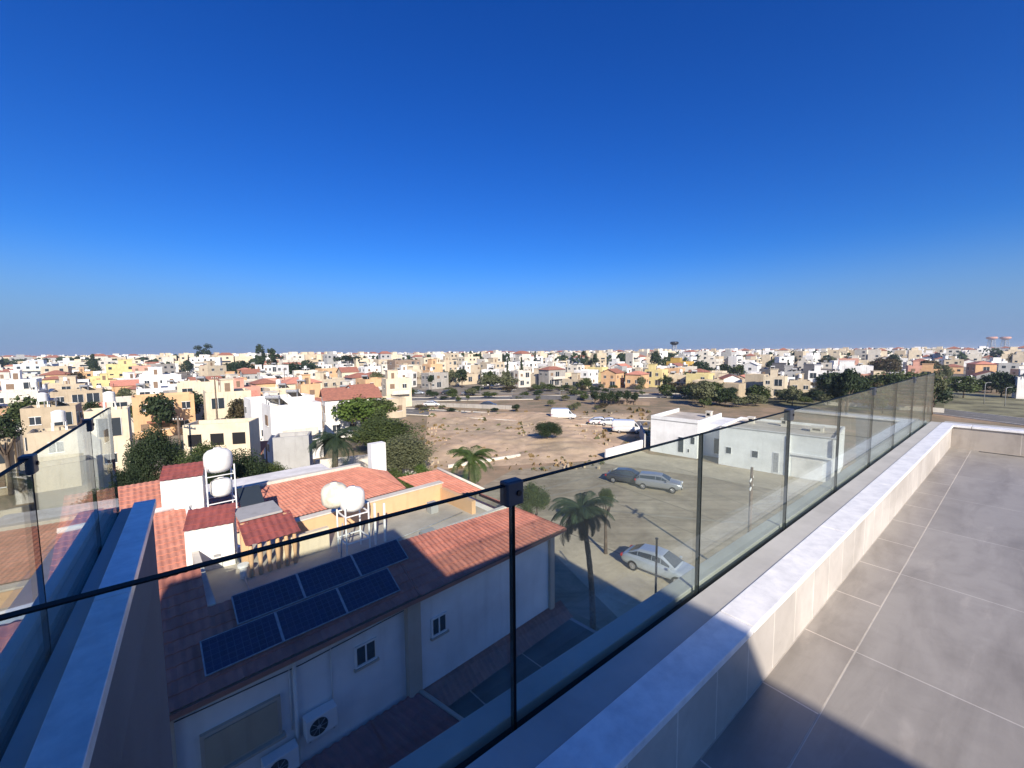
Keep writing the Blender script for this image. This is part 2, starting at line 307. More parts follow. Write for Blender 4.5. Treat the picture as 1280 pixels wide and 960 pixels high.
# front parapet
pp=thing('parapet_wall',(0,0,0),TROT,'long low tiled parapet with white marble coping running away on the right','parapet')
def coping(mb,x0,x1,y0,y1,z0,z1,step=1.5,along='x',gap=.003):
    a=x0 if along=='x' else y0; e=x1 if along=='x' else y1
    while a<e-.01:
        b=min(a+step,e)
        if along=='x': mb.box(a+gap,b-gap,y0,y1,z0,z1)
        else: mb.box(x0,x1,a+gap,b-gap,z0,z1)
        a=b
mb=MB(); mb.box(-3,10.2,.722,1.12,10.5,12.70); mb.build('core',M['ledge'],pp)
mb=MB(); mb.box(-3,9.58,.708,.7215,12.4,12.73); mb.build('facing',M['tilewall'],pp)
mb=MB(); coping(mb,-2.6,9.56,.690,.84,12.732,12.765,1.5); mb.build('coping',M['marble'],pp,bevel=.004)
mb=MB(); mb.box(-3,9.80,.8405,.972,12.701,12.760); mb.build('ledge',M['ledge'],pp)
mb=MB(); mb.box(-3,10.15,.973,1.035,12.701,12.706); mb.build('channel',M['slot'],pp)
mb=MB(); mb.box(-3,10.15,1.036,1.13,12.690,12.745); mb.build('outer_strip',M['ledge'],pp,bevel=.004)
# far parapet
pf=thing('parapet_wall',(0,0,0),TROT,'short tiled parapet with marble coping closing the far end of the terrace','parapet')
mb=MB(); mb.box(9.60,10.2,-7,.721,10.5,12.70); mb.build('core',M['ledge'],pf)
mb=MB(); mb.box(9.585,9.599,-7,.707,12.4,12.73); mb.build('facing',tilemat('porcelain_end_tile',(.42,.38,.34),(.6,.55,.5),2.0,2.0),pf)
mb=MB(); coping(mb,9.562,9.80,-7,.84,12.732,12.765,1.5,'y'); mb.build('coping',M['marble'],pf,bevel=.004)
mb=MB(); mb.box(9.81,10.2,-7,.84,12.701,12.74); mb.build('ledge',M['ledge'],pf)
mb=MB(); mb.box(9.45,9.50,-6,.40,12.4,12.403); tag(mb.build('drain_slot',M['metal'],None,(0,0,0),TROT),'thin dark floor drain along the far parapet','drain')
# left wing parapet
pw=thing('wing_wall',(0,0,0),TROT,'shaded blue-looking parapet wall running out on the left','parapet')
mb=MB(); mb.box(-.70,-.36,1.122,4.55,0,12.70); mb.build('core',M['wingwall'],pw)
mb=MB(); coping(mb,-.475,-.335,1.14,4.58,12.702,12.765,1.7,'y'); mb.build('coping',M['marble'],pw,bevel=.004)
mb=MB(); mb.box(-.555,-.477,1.135,4.58,12.701,12.725); mb.build('ledge',M['ledge'],pw)
mb=MB(); mb.box(-.60,-.556,1.135,4.58,12.701,12.705); mb.build('channel',M['slot'],pw)
mb=MB(); mb.box(-.72,-.601,1.135,4.58,12.690,12.745); mb.build('outer_strip',M['ledge'],pw)
# glass railings
def clamp(x,y,parent,rz=0):
    mb=MB(); mb.box(-.034,.034,-.022,.022,-.070,.010); o=mb.build('clamp',M['steel'],parent,(x,y,13.58),rz,bevel=.006)
    for q in (-1,1): mb=MB(); mb.cyl((.012,q*.022,-.03),(.012,q*.027,-.03),.009,n=14); mb.build('screw',M['metal'],o)
gr=thing('glass_railing',(0,0,0),TROT,'long frameless glass balustrade crossing the view above the parapet','railing')
js=[-3.0,-1.66,-.44,.78,2.0,3.22,4.44,5.66,6.88,8.10,9.30,10.1]
for a,b in zip(js[:-1],js[1:]):
    mb=MB(); mb.box(a+.006,b-.006,.996,1.0135,12.707,13.575); p=mb.build('glass_pane',M['glass'],gr)
    mb=MB(); mb.box(a+.004,b-.004,.9955,1.014,13.5755,13.579); mb.box(a+.001,a+.0055,.9955,1.014,12.708,13.575); mb.box(b-.0055,b-.001,.9955,1.014,12.708,13.575); mb.build('edge',M['glassedge'],p)
for x in (.78,3.22,5.66,8.10): clamp(x,1.005,gr)
gl=thing('glass_railing',(0,0,0),TROT,'short frameless glass balustrade on the left wing wall','railing')
js=[1.14,2.55,3.75,4.58]
for a,b in zip(js[:-1],js[1:]):
    mb=MB(); mb.box(-.582,-.565,a+.006,b-.006,12.706,13.575); p=mb.build('glass_pane',M['glass'],gl)
    mb=MB(); mb.box(-.5825,-.5645,a+.004,b-.004,13.5755,13.579); mb.box(-.5825,-.5645,a+.003,a+.0055,12.708,13.575); mb.box(-.5825,-.5645,b-.0055,b-.003,12.708,13.575); mb.build('edge',M['glassedge'],p)
for y in (2.55,3.75): clamp(-.574,y,gl,R(90))
# ------------------------------------------------------------ neighbouring house (N frame local coords)
nh=thing('neighbour_house',N(0,0),NROT,'large white house with maroon tiled roof and solar panels just below the terrace','house')
mb=MB(); mb.box(-9,.0,.42,7.5,0,7.02); mb.box(.0,6.0,.30,6.0,0,7.02); mb.build('wall',M['neigh'],nh)
for q in ((-.30,.12,.20,.41,3.9,7.0),(5.78,6.02,.18,.299,3.9,7.0),(-5.62,-5.40,.30,.419,3.0,7.0)): mb=MB(); mb.box(*q); mb.build('corner_pilaster',M['trim'],nh)
mb=MB(); k=.466
tile_slope(mb,(-9,0,7.1),(-4.62,0,7.1),(-4.62,3.0,8.50),(-9,3.0,8.50)); tile_slope(mb,(-4.62,0,7.1),(0,0,7.1),(0,1.87,7.97),(-4.62,1.87,7.97))
tile_slope(mb,(0,-.02,7.09),(6.4,-.02,7.09),(5.1,1.62,7.86),(0,1.85,7.965))
tile_slope(mb,(6.4,-.02,7.09),(6.4,5.4,7.09),(5.1,4.3,7.86),(5.1,1.62,7.86))
tile_slope(mb,(-4.62,3.0,8.50),(-9,3.0,8.50),(-9,5.6,7.3),(-4.62,5.6,7.3)) 
mb.build('roof',M['tilenear'],nh)
mb=MB(); mb.box(-9,6.4,-.06,-.022,6.98,7.09); mb.box(6.401,6.46,-.06,5.4,6.98,7.09); mb.build('gutter',M['tileold'],nh)
mb=MB(); mb.box(-9,6.3,.0,.42,6.92,6.97); mb.build('soffit',M['trim'],nh)
mb=MB(); mb.box(-4.6,5.0,1.88,6.6,7.02,7.30); mb.build('roof_deck',M['roofpale'],nh)
mb=MB(); mb.box(-4.6,5.1,1.70,1.875,7.25,7.90); mb.box(-4.61,-4.45,1.9,6.2,7.3,8.0);  mb.build('deck_parapet',M['offwhite'],nh)
mb=MB(); mb.box(-1.9,4.4,5.55,5.8,7.3,8.05); mb.box(4.3,4.5,3.2,5.54,7.3,7.85); mb.build('deck_back_wall',M['peach'],nh)
mb=MB(); mb.box(-1.95,4.45,5.5,5.85,8.052,8.10); mb.build('wall_coping',M['offwhite'],nh)
mb=MB(); mb.box(-2.6,-1.0,4.3,4.5,7.3,8.05); mb.build('deck_side_wall',M['cream'],nh)
# far corner gable piece
mb=MB(); tile_slope(mb,(4.2,5.9,7.35),(6.3,5.0,7.35),(5.3,7.4,8.1),(3.2,7.6,8.1)); mb.build('corner_roof',M['tilered'],nh)
mb=MB(); mb.tube([(6.38,4.95,7.42),(5.36,7.42,8.17)],[.07,.07],6); mb.build('verge',M['offwhite'],nh)
# tiled string course + patio
mb=MB(); tile_slope(mb,(.1,-.35,3.55),(6.5,-.35,3.55),(6.5,.30,3.95),(.1,.30,3.95),hi=4); tile_slope(mb,(-.5,-.3,3.55),(.1,-.35,3.55),(.1,.2,3.95),(-.5,.2,3.95),hi=4); mb.build('tiled_band',M['tileold'],nh)
def window(parent,x,y,z,w,h,panes=2,mtl='neigh',fr='frame',recess=.06,blind=False):
    mb=MB(); t=.05
    mb.box(x-w/2-t,x+w/2+t,y-.05,y-.001,z-h/2-t,z-h/2); mb.box(x-w/2-t,x+w/2+t,y-.05,y-.001,z+h/2,z+h/2+t)
    mb.box(x-w/2-t,x-w/2,y-.05,y-.001,z-h/2,z+h/2); mb.box(x+w/2,x+w/2+t,y-.05,y-.001,z-h/2,z+h/2)
    for k in range(1,panes): mb.box(x-w/2+w*k/panes-.018,x-w/2+w*k/panes+.018,y-.045,y-.001,z-h/2,z+h/2)
    o=mb.build('window',M[fr],parent)
    mb=MB(); mb.box(x-w/2,x+w/2,y-.015,y-.001,z-h/2,z+h/2); mb.build('pane',M['beige'] if blind else M['glassdark'],o)
    mb=MB(); mb.box(x-w/2-t-.04,x+w/2+t+.04,y-.10,y-.001,z-h/2-t-.05,z-h/2-t-.002); mb.build('sill',M['trim'],o)
    return o
window(nh,-1.45,.42,5.95,.50,.50); window(nh,.78,.30,5.72,.45,.50)
mb=MB(); mb.box(-5.02,-3.52,.33,.419,5.10,6.05); w_=mb.build('window',M['trim'],nh)
mb=MB(); mb.box(-4.95,-3.60,.30,.329,5.17,5.98); mb.build('shutter',M['beige'],w_)
mb=MB(); mb.box(-5.08,-3.46,.24,.419,5.03,5.09); mb.build('sill',M['trim'],w_)
mb=MB(); mb.tube([(-3.2,.36,6.9),(-3.2,.36,3.4)],[.045,.045],8); mb.build('downpipe',M['frame'],nh)
# air conditioners on the wall
def aircon(x,z,label):
    t=thing('air_conditioner',N(x,.42,z),NROT,label,'air conditioner','outdoor units on the shaded wall')
    mb=MB(); mb.box(-.36,.36,-.36,-.07,0,.52); mb.build('casing',M['frame'],t,bevel=.015)
    mb=MB(); n=26; vs=[]; 
    mb.cyl((-.08,-.362,.26),(-.08,-.372,.26),.21,n=26); mb.build('fan_grille',M['metal'],t)
    mb=MB(); mb.cyl((-.08,-.373,.26),(-.08,-.380,.26),.05,n=12)
    for k in range(8):
        a=k*math.pi/4; mb.cyl((-.08,-.377,.26),(-.08+.20*math.cos(a),-.377,.26+.20*math.sin(a)),.006,n=5)
    mb.build('fan_guard',M['galv'],t)
    for q in (-.30,.26): mb=MB(); mb.box(q,q+.04,-.34,.0,-.05,-.002); mb.build('bracket',M['galv'],t)
aircon(-2.72,4.72,'white air conditioner unit on the shaded wall, the right one with its black fan'); aircon(-3.62,4.28,'white air conditioner unit below the wide shuttered window')
# lean-to
lt=thing('lean_to_roof',N(0,0),NROT,'dark corrugated lean-to roof at the foot of the shaded white wall','roof')
mb=MB(); tile_slope(mb,(-6.5,-2.6,3.62),(.9,-2.6,3.62),(.0,.29,4.02),(-6.5,.38,4.02),pitch=.26,row=3.2,amp=.05); mb.build('roofing',M['tilemaroon'],lt)
mb=MB(); mb.box(.7,.78,-2.6,-2.52,3.3,3.58); mb.build('post',M['metal'],lt)
mb=MB(); mb.tube([(.92,-2.62,3.66),(.03,.27,4.06)],[.06,.06],6); mb.build('edge_flashing',M['trim'],lt)
mb=MB(); q=[N(-9,.24),N(6.7,.24),N(7.0,-5.4),N(-9,-12)]; solid_slab(mb,[(p.x,p.y,3.30) for p in q],3.3); o=mb.build('raised_patio',M['patio']); o['kind']='structure'
for a in (-.6,1.6,3.9): strip('patio_joint',N(a,.2),N(a+.2,-5.0),.05,M['concrete'],3.306)
strip('patio_edge',N(6.62,.2),N(6.92,-5.3),.16,M['concrete'],3.31)
sheet('yard_paving',[N(6.8,2),N(9.6,.6),N(8.8,-3.2),N(7.0,-5.0)],M['patio'],.018)
gw=thing('garden_wall',(0,0,0),0,'low rendered garden wall at the end of the shaded patio','wall')
def wallseg(parent,p,q,h,t,m,cap=None,name='wall_panel'):
    p=Vector(p);q=Vector(q); d=(q-p).normalized(); s=Vector((-d.y,d.x,0))*t/2; mb=MB()
    solid_slab(mb,[(a.x,a.y,h) for a in (p-s,q-s,q+s,p+s)],h); o=mb.build(name,m,parent)
    if cap:
        s*=1.25; mb=MB(); solid_slab(mb,[(a.x,a.y,h+.06) for a in (p-s,q-s,q+s,p+s)],.057); mb.build('coping',cap,parent)
wallseg(gw,N(7.6,.2),N(8.6,-3.4),.5,.2,M['concrete'],M['trim']); wallseg(gw,N(7.55,.35),N(7.55,5.5),1.1,.2,M['concrete'],M['trim'])
# solar panels
def solarmat():
    m=bpy.data.materials.new('solar_cells'); m.use_nodes=True; nt=m.node_tree; n=nt.nodes; l=nt.links; b=n['Principled BSDF']
    tc=n.new('ShaderNodeTexCoord'); br=n.new('ShaderNodeTexBrick'); br.offset=0; br.inputs['Scale'].default_value=1; br.inputs['Brick Width'].default_value=.1425; br.inputs['Row Height'].default_value=.128
    br.inputs['Mortar Size'].default_value=.006; br.inputs['Color1'].default_value=(.010,.020,.075,1); br.inputs['Color2'].default_value=(.006,.013,.05,1); br.inputs['Mortar'].default_value=(.06,.08,.14,1)
    l.new(tc.outputs['Object'],br.inputs['Vector']); l.new(br.outputs['Color'],b.inputs['Base Color']); b.inputs['Roughness'].default_value=.18; b.inputs['Specular IOR Level'].default_value=.5
    return m
M['solar']=solarmat()
ang=math.atan(.466)
LAB={(0,0):'leftmost of the three solar panels in the lower row by the eave',(0,1):'middle solar panel of the lower row by the eave',(0,2):'rightmost solar panel of the lower row by the eave',
 (1,0):'leftmost of the three solar panels in the upper row',(1,1):'middle solar panel of the upper row on the maroon roof',(1,2):'rightmost solar panel of the upper row on the maroon roof'}
proto=None
for r,(y0,xs) in enumerate([(.30,[-4.85,-3.38,-1.91]),(1.10,[-4.14,-2.67,-1.20])]):
    for c,x0 in enumerate(xs):
        if proto is None:
            proto=thing('solar_panel'); proto.rotation_euler=(ang,0,NROT); 
            mb=MB(); mb.box(0,1.44,0,.80,.0,.018); mb.build('cell_sheet',M['solar'],proto)
            mb=MB(); 
            for q in ((-.014,1.454,-.02,-.0005),(-.014,1.454,.8005,.82),(-.014,.012,0,.80),(1.428,1.454,0,.80)): mb.box(*q,-.012,.024)
            mb.build('frame',M['galv'],proto)
            mb=MB(); mb.box(.3,.34,0,.8,-.06,-.013); mb.box(1.1,1.14,0,.8,-.06,-.013); mb.build('rail',M['galv'],proto); t=proto
        else: t=copy_tree(proto)
        z=7.1+.466*y0+.10; p=N(x0,y0,z); t.location=p
        tag(t,LAB[(r,c)],'solar panel','solar panels on the maroon roof')
# water tanks & kiosks on the roof
def water_tank(p,z0,zc,r,label,mats=('tank','tankold'),low=True,rz=0,twin=None):
    t=thing('water_tank',(p.x,p.y,z0),rz,label,'water tank','round water tanks on the neighbouring roof'); h=zc-z0
    def body(c,r,m,name):
        mb=MB(); prof=[(0,-r*.95),(r*.7,-r*.9),(r*.95,-r*.6),(r,-r*.2),(r,r*.35),(r*.93,r*.62),(r*.7,r*.85),(r*.3,r*.97),(0.001,r)]; mb.lathe(prof,c,24); o=mb.build(name,M[m],t)
        mb=MB(); mb.lathe([(r*.28,r*.93),(r*.28,r*1.06),(0.001,r*1.08)],c,16); mb.build('lid',M[m],o)
        return o
    body((0,0,h),r,mats[0],'tank_body')
    if twin: body((twin[0],twin[1],h+twin[2]),r*1.02,mats[1],'tank_body')
    if low: body((0.05,0,h-r*2.3),r*.78,'tank','cylinder_body')
    mb=MB(); s=r*.95
    for x in (-s,s):
        for y in (-s,s): mb.cyl((x,y,0),(x,y,h-r*.3),.028,n=6)
    for zz in (h-r*1.05,max(.2,h-r*3.3)):
        for y in (-s,s): mb.box(-s,s,y-.02,y+.02,zz-.03,zz)
        for x in (-s,s): mb.box(x-.02,x+.02,-s,s,zz-.03,zz)
    mb.build('stand',M['frame'],t)
    if low:
        mb=MB(); solid_slab(mb,[(s+.15,-.5,.30),(s+1.0,-.5,.30),(s+1.0,.35,.85),(s+.15,.35,.85)],.06); mb.build('heater_panel',M['glassdark'],t)
    return t
b1=G(277,640,7.4); water_tank(b1,7.3,9.62,.50,'tall white water tank on a pipe stand behind the white roof kiosks',rz=NROT)
b2=G(443,690,7.3); water_tank(b2,7.3,9.15,.40,'pair of round water tanks, white and yellowed, beside the solar panels',low=False,rz=NROT,twin=(-.42,.45,.12))
mb=MB(); 
for dx,dz in ((.75,1.5),(1.1,1.4)): mb.box(dx-.03,dx+.03,-.03,.03,0,dz)
mb.box(.72,1.14,-.02,.02,.9,.96); mb.build('stand_post',M['frame'],[o for o in bpy.data.objects if o.name.startswith('water_tank')][-1])
def kiosk(p,z0,w,d,h,rz,label):
    t=thing('roof_kiosk',(p.x,p.y,z0),rz,label,'roof kiosk','white roof kiosks with maroon tops')
    mb=MB(); mb.box(-w/2,w/2,-d/2,d/2,0,h); mb.build('wall',M['white'],t)
    mb=MB(); a=.03; tile_slope(mb,(-w/2-a,-d/2-a,h+.03),(w/2+a,-d/2-a,h+.03),(w/2+a,d/2+a,h+.38),(-w/2-a,d/2+a,h+.38),pitch=.2,hi=5); 
    mb.build('roof',M['tilemaroon'],t)
    mb=MB(); mb.mesh([(-w/2,-d/2,h),(w/2,-d/2,h),(w/2,d/2,h),(-w/2,d/2,h),(w/2,d/2,h+.33),(-w/2,d/2,h+.33)],[(0,1,4,5),(1,2,4),(3,0,5),(2,3,5,4)]); mb.build('gable',M['white'],t)
    mb=MB(); mb.box(w*.05,w*.2,-d/2-.02,-d/2-.001,h*.45,h*.5); mb.build('vent',M['galv'],t)
kiosk(G(233,648,7.4),7.0,1.28,1.05,2.15,R(33),'white roof kiosk with maroon top nearer the big dark tree, behind its twin'); kiosk(G(268,707,7.2),6.9,1.22,.95,1.72,R(30),'white roof kiosk with maroon top standing nearest the glass')
# small canopy with balusters
pg=thing('roof_canopy',G(338,704,7.3),NROT,'small maroon tiled canopy with pale balusters between kiosk and tanks','canopy')
mb=MB(); tile_slope(mb,(-.75,-.75,1.05),(.75,-.75,1.05),(.75,.5,1.42),(-.75,.5,1.42),pitch=.2); mb.build('roof',M['tilemaroon'],pg)
mb=MB(); mb.box(-.7,.5,.35,1.6,1.45,1.52); mb.build('grey_slab',M['grey'],pg)
for k in range(6):
    mb=MB(); mb.lathe([(.06,0),(.08,.1),(.045,.3),(.075,.6),(.05,1.0)],(-.6+k*.24,-.55,.02),10); mb.build('baluster',M['peach'],pg)
for q in (-.7,.5): mb=MB(); mb.box(q,q+.2,.3,.5,0,1.4); mb.build('pier',M['peach'],pg)
# deck bits
mb=MB(); p=G(305,722,7.3)
mb.cyl((0,0,0),(0,0,.35),.10,n=12); mb.cyl((0,0,.35),(0,0,.42),.15,n=12); tag(mb.build('roof_vent',M['frame'],None,p),'small white roof vent beside the upper solar panels','vent')
mb=MB()
for pts in ([(-3.9,2.2,7.34),(-1.4,2.3,7.34),(-1.1,3.0,7.34),(-1.0,3.0,8.6)],[(-3.6,2.0,7.36),(-3.5,4.8,7.36),(-3.4,6.2,7.36)],[(-.6,3.1,7.34),(2.4,3.4,7.34),(4.1,3.6,7.34)]): mb2=MB(); mb2.tube(pts,[.022]*len(pts),6); mb2.build('pipe',M['galv'],nh)
for q in ((1.6,2.4,.5,.35,.3),(3.1,4.4,.35,.35,.42),(-3.9,5.4,.4,.3,.35)): mb2=MB(); mb2.box(q[0],q[0]+q[2],q[1],q[1]+q[3],7.301,7.301+q[4]); mb2.build('roof_box',M['grey'],nh)
mb2=MB(); mb2.tube([(-5.4,.40,6.6),(-3.0,.405,6.5),(-.3,.40,6.62)],[.012]*3,5); mb2.build('cable',M['metal'],nh)
for x in (-2.35,-3.3): mb2=MB(); mb2.tube([(x,.39,5.0),(x,.39,6.55)],[.014]*2,5); mb2.build('conduit',M['frame'],nh)
# gable house to the left
lh=thing('gable_house',N(-4.4,6.5),NROT,'house with sunlit orange tiled gable roof and white verges left of the kiosks','house')
mb=MB(); tile_slope(mb,(-3.4,0,7.0),(0,0,7.0),(0,3.9,8.0),(-3.4,3.9,8.0)); tile_slope(mb,(-3.4,3.95,8.0),(0,3.95,8.0),(0,6.4,8.65),(-3.4,6.4,8.65)); tile_slope(mb,(-3.4,9,7.0),(0,9,7.0),(0,6.4,8.65),(-3.4,6.4,8.65)); mb.build('roof',M['tilered'],lh)
mb=MB(); mb.tube([(.03,-.05,7.05),(.03,3.9,8.07),(.03,6.4,8.7),(.03,9,7.05)],[.07]*4,6); mb.tube([(-3.4,3.9,8.07),(0,3.9,8.07)],[.11]*2,6); mb.build('verge',M['white'],lh)
mb=MB(); mb.box(-3.3,-.1,.2,8.8,0,6.6); mb.mesh([(-.1,.2,6.6),(-.1,8.8,6.6),(-.1,6.4,8.5),(-.1,3.9,7.9)],[(0,1,2,3)]); mb.build('wall',M['neigh'],lh)
# long red roof behind
O_=N(-3.0,11.2); rr=thing('long_tile_roof_house',O_,NROT,'low house with long red ribbed tile roof behind the water tanks','house')
mb=MB(); tile_slope(mb,(0,0,6.1),(8.6,0,6.1),(7.0,3.0,7.1),(-.4,3.0,7.1)); tile_slope(mb,(8.6,0,6.1),(9.4,4.2,6.1),(7.0,3.0,7.1),(7.0,3.0,7.1)); mb.build('roof',M['tilered'],rr)
mb=MB(); mb.box(-.2,8.4,.25,5.5,0,6.0); mb.build('wall',M['cream'],rr)
mb=MB(); mb.box(-.4,7.2,3.05,3.4,6.6,7.25); mb.build('parapet',M['offwhite'],rr)
mb=MB(); mb.box(1.2,8.4,-.9,.2,5.2,5.6); mb.build('porch_slab',M['cream'],rr)
mb=MB(); mb.box(0,6.4,3.6,7.8,6.0,6.5); mb.build('back_roof_deck',M['roofwhite'],rr)
mb=MB(); mb.box(8.5,9.5,4.4,5.0,5.5,8.0); mb.build('white_gate_pier',M['white'],rr)

# ------------------------------------------------------------ generic town houses
FOOT=[]; HOUSES=[]
winm={}
def winmesh(kind):
    if kind in winm: return winm[kind]
    mb=MB()
    if kind=='win': mb.box(-.55,.55,-.06,0,-.55,.55,1); mb.box(-.62,.62,-.09,-.0,-.66,-.56,0); mb.box(-.03,.03,-.075,-.061,-.55,.55,0); mb.box(-.62,.62,-.08,0,.555,.62,0); ms=[M['frame'],M['glassdark']]
    if kind=='wide': mb.box(-.95,.95,-.06,0,-.95,1.0,1); mb.box(-.03,.03,-.075,-.061,-.95,1,0); mb.box(-.99,-.951,-.075,0,-.95,1,0); mb.box(.951,.99,-.075,0,-.95,1,0); ms=[M['frame'],M['glassdark']]
    if kind=='shut': mb.box(-.55,.55,-.07,0,-.6,.6,1); mb.box(-.62,.62,-.09,-.0,-.7,-.61,0); ms=[M['frame'],M['shutter']]
    if kind=='far': mb.box(-.6,.6,-.08,0,-.6,.6,1); ms=[M['frame'],M['glassdark']]
    o=mb.build('window',ms); me=o.data; bpy.data.objects.remove(o); winm[kind]=me; return me
def smallmesh(kind):
    if kind in winm: return winm[kind]
    mb=MB()
    if kind=='tank':
        for x in(-.5,.5):
            for y in(-.5,.5): mb.box(x-.04,x+.04,y-.04,y+.04,0,1.2,0)
        mb.cyl((-.0,0,1.2),(0,0,2.3),.55,n=12); mb.cyl((-.0,0,2.3),(0,0,2.45),.5,.2,n=12); ms=[M['tank']]
    if kind=='heater':
        solid_slab(mb,[(-1,-1,.15),(1,-1,.15),(1,.6,1.1),(-1,.6,1.1)],.07,1); mb.cyl((-.9,.75,1.25),(.9,.75,1.25),.26,n=10,m=0)
        mb.box(-.9,-.8,.7,.8,0,1.1,0); mb.box(.8,.9,.7,.8,0,1.1,0); ms=[M['galv'],M['glassdark']]
    if kind=='antenna': mb.cyl((0,0,0),(0,0,3),.03,n=5); mb.box(-.5,.5,-.02,.02,2.6,2.63); mb.box(-.35,.35,-.02,.02,2.8,2.83); ms=[M['metal']]
    o=mb.build(kind,ms); me=o.data; bpy.data.objects.remove(o); winm[kind]=me; return me
def obj_me(name,me,parent,loc,rz=0,sc=None):
    o=bpy.data.objects.new(name,me); C.objects.link(o); o.parent=parent; o.location=loc; o.rotation_euler=(0,0,rz)
    if sc: o.scale=(sc,)*3 if isinstance(sc,(int,float)) else sc
    return o
CN={'white':'white','offwhite':'off-white','cream':'cream','peach':'peach','yellow':'yellow','ochre':'ochre','pink':'pinkish','grey':'grey','beige':'beige','brown':'brown','sand':'sand-coloured','paleblue':'pale blue','darkgrey':'dark grey','concrete':'bare concrete'}
def house(x,y,rot,w,d,h,col,roof='flat',rm='tileold',label=None,name='town_house',wins='auto',bal=False,extra=(),deck='roofpale',seed=0,cat='house',group=None,open_bays=0):
    r=random.Random(seed*31+int(x*7)+int(y*3)); dist=math.hypot(x,y)
    t=thing(name,(x,y,0),rot,label,cat,group)
    flat=roof=='flat'; ph=.45 if flat else 0
    mb=MB()
    if flat:
        tk=.2; W,D_=w/2,d/2
        mb.box(-W,W,-D_,-D_+tk,0,h); mb.box(-W,W,D_-tk,D_,0,h); mb.box(-W,-W+tk,-D_+tk,D_-tk,0,h); mb.box(W-tk,W,-D_+tk,D_-tk,0,h)
    else: mb.box(-w/2,w/2,-d/2,d/2,0,h)
    if roof=='gable':
        rh=d*.22; mb.mesh([(-w/2,-d/2,h),(-w/2,d/2,h),(-w/2,0,h+rh),(w/2,-d/2,h),(w/2,d/2,h),(w/2,0,h+rh)],[(0,2,1),(3,4,5)])
    mb.build('wall',M[col],t)
    mb=MB()
    if flat: mb.box(-w/2+.2,w/2-.2,-d/2+.2,d/2-.2,h-.75,h-.45); mb.build('roof',M[deck],t)
    elif roof=='gable':
        rh=d*.22; a=.35; e=h-a*.44
        solid_slab(mb,[(-w/2-a,-d/2-a,e+.1),(w/2+a,-d/2-a,e+.1),(w/2+a,0,h+rh+.1),(-w/2-a,0,h+rh+.1)],.12); solid_slab(mb,[(-w/2-a,0,h+rh+.1),(w/2+a,0,h+rh+.1),(w/2+a,d/2+a,e+.1),(-w/2-a,d/2+a,e+.1)],.12)
        mb.build('roof',M[rm],t)
    else:
        rh=min(w,d)*.2; a=.4; m_=min(w,d)/2*.9
        p=[(-w/2-a,-d/2-a,h),(w/2+a,-d/2-a,h),(w/2+a,d/2+a,h),(-w/2-a,d/2+a,h)]
        q=[(-w/2+m_,-d/2+m_,h+rh),(w/2-m_,-d/2+m_,h+rh),(w/2-m_,d/2-m_,h+rh),(-w/2+m_,d/2-m_,h+rh)]
        mb.mesh(p+q,[(0,1,5,4),(1,2,6,5),(2,3,7,6),(3,0,4,7),(4,5,6,7),(3,2,1,0)]); mb.build('roof',M[rm],t)
    # windows on the faces turned to the street side of the terrace
    c,s=math.cos(rot),math.sin(rot); tocam=Vector((-x,-y,0)).normalized()
    faces=[(Vector((s,-c,0)),0,w,d),(Vector((-s,c,0)),math.pi,w,d),(Vector((c,s,0)),math.pi/2,d,w),(Vector((-c,-s,0)),-math.pi/2,d,w)]
    nfl=max(1,int((h-.3)/2.7)); fh=(h-.4)/nfl
    if wins!='none':
        for nrm,rz,fw,fd in faces:
            if nrm.dot(tocam)<.12: continue
            n=max(1,int(fw/(2.5 if dist<220 else 3.0))); 
            for fl in range(nfl):
                for k in range(n):
                    if r.random()<(.15 if dist<220 else .2): continue
                    kind='far' if dist>260 else r.choice(['win','win','shut','wide'] if fl or dist>60 else ['win','wide'])
                    lx=(k+.5)/n*fw-fw/2+r.uniform(-.25,.25); lz=fl*fh+fh*.55
                    R_=Matrix.Rotation(rz,3,'Z'); p=R_@Vector((lx,-fd/2,0))
                    if fd<0: continue
                    sc=min(1.1,fw/n/2.0,fh/2.5)*r.uniform(.8,1)
                    obj_me('window',winmesh(kind),t,(p.x,p.y,lz),rz,sc)
    if open_bays:
        for k in range(open_bays):
            lx=(k+.5)/open_bays*w-w/2; mb=MB(); mb.box(lx-w/open_bays*.30,lx+w/open_bays*.30,-d/2-.05,-d/2-.002,h-2.2,h-1.0); mb.build('opening',M['slot'],t)
    if bal:
        for nrm,rz,fw,fd in faces[:1] if faces[0][0].dot(tocam)>.1 else faces[2:3]:
            for fl in range(1,nfl):
                R_=Matrix.Rotation(rz,3,'Z'); mb=MB(); fn=lambda X,Y,Z:R_@Vector((X,Y,Z))
                mb.box(-fw*.35,fw*.35,-fd/2-1.3,-fd/2-.002,fl*fh-.12,fl*fh+.05,fn=fn); mb.box(-fw*.35,fw*.35,-fd/2-1.3,-fd/2-1.22,fl*fh+.051,fl*fh+.95,fn=fn); mb.build('balcony',M['offwhite'] if col!='offwhite' else M['white'],t)
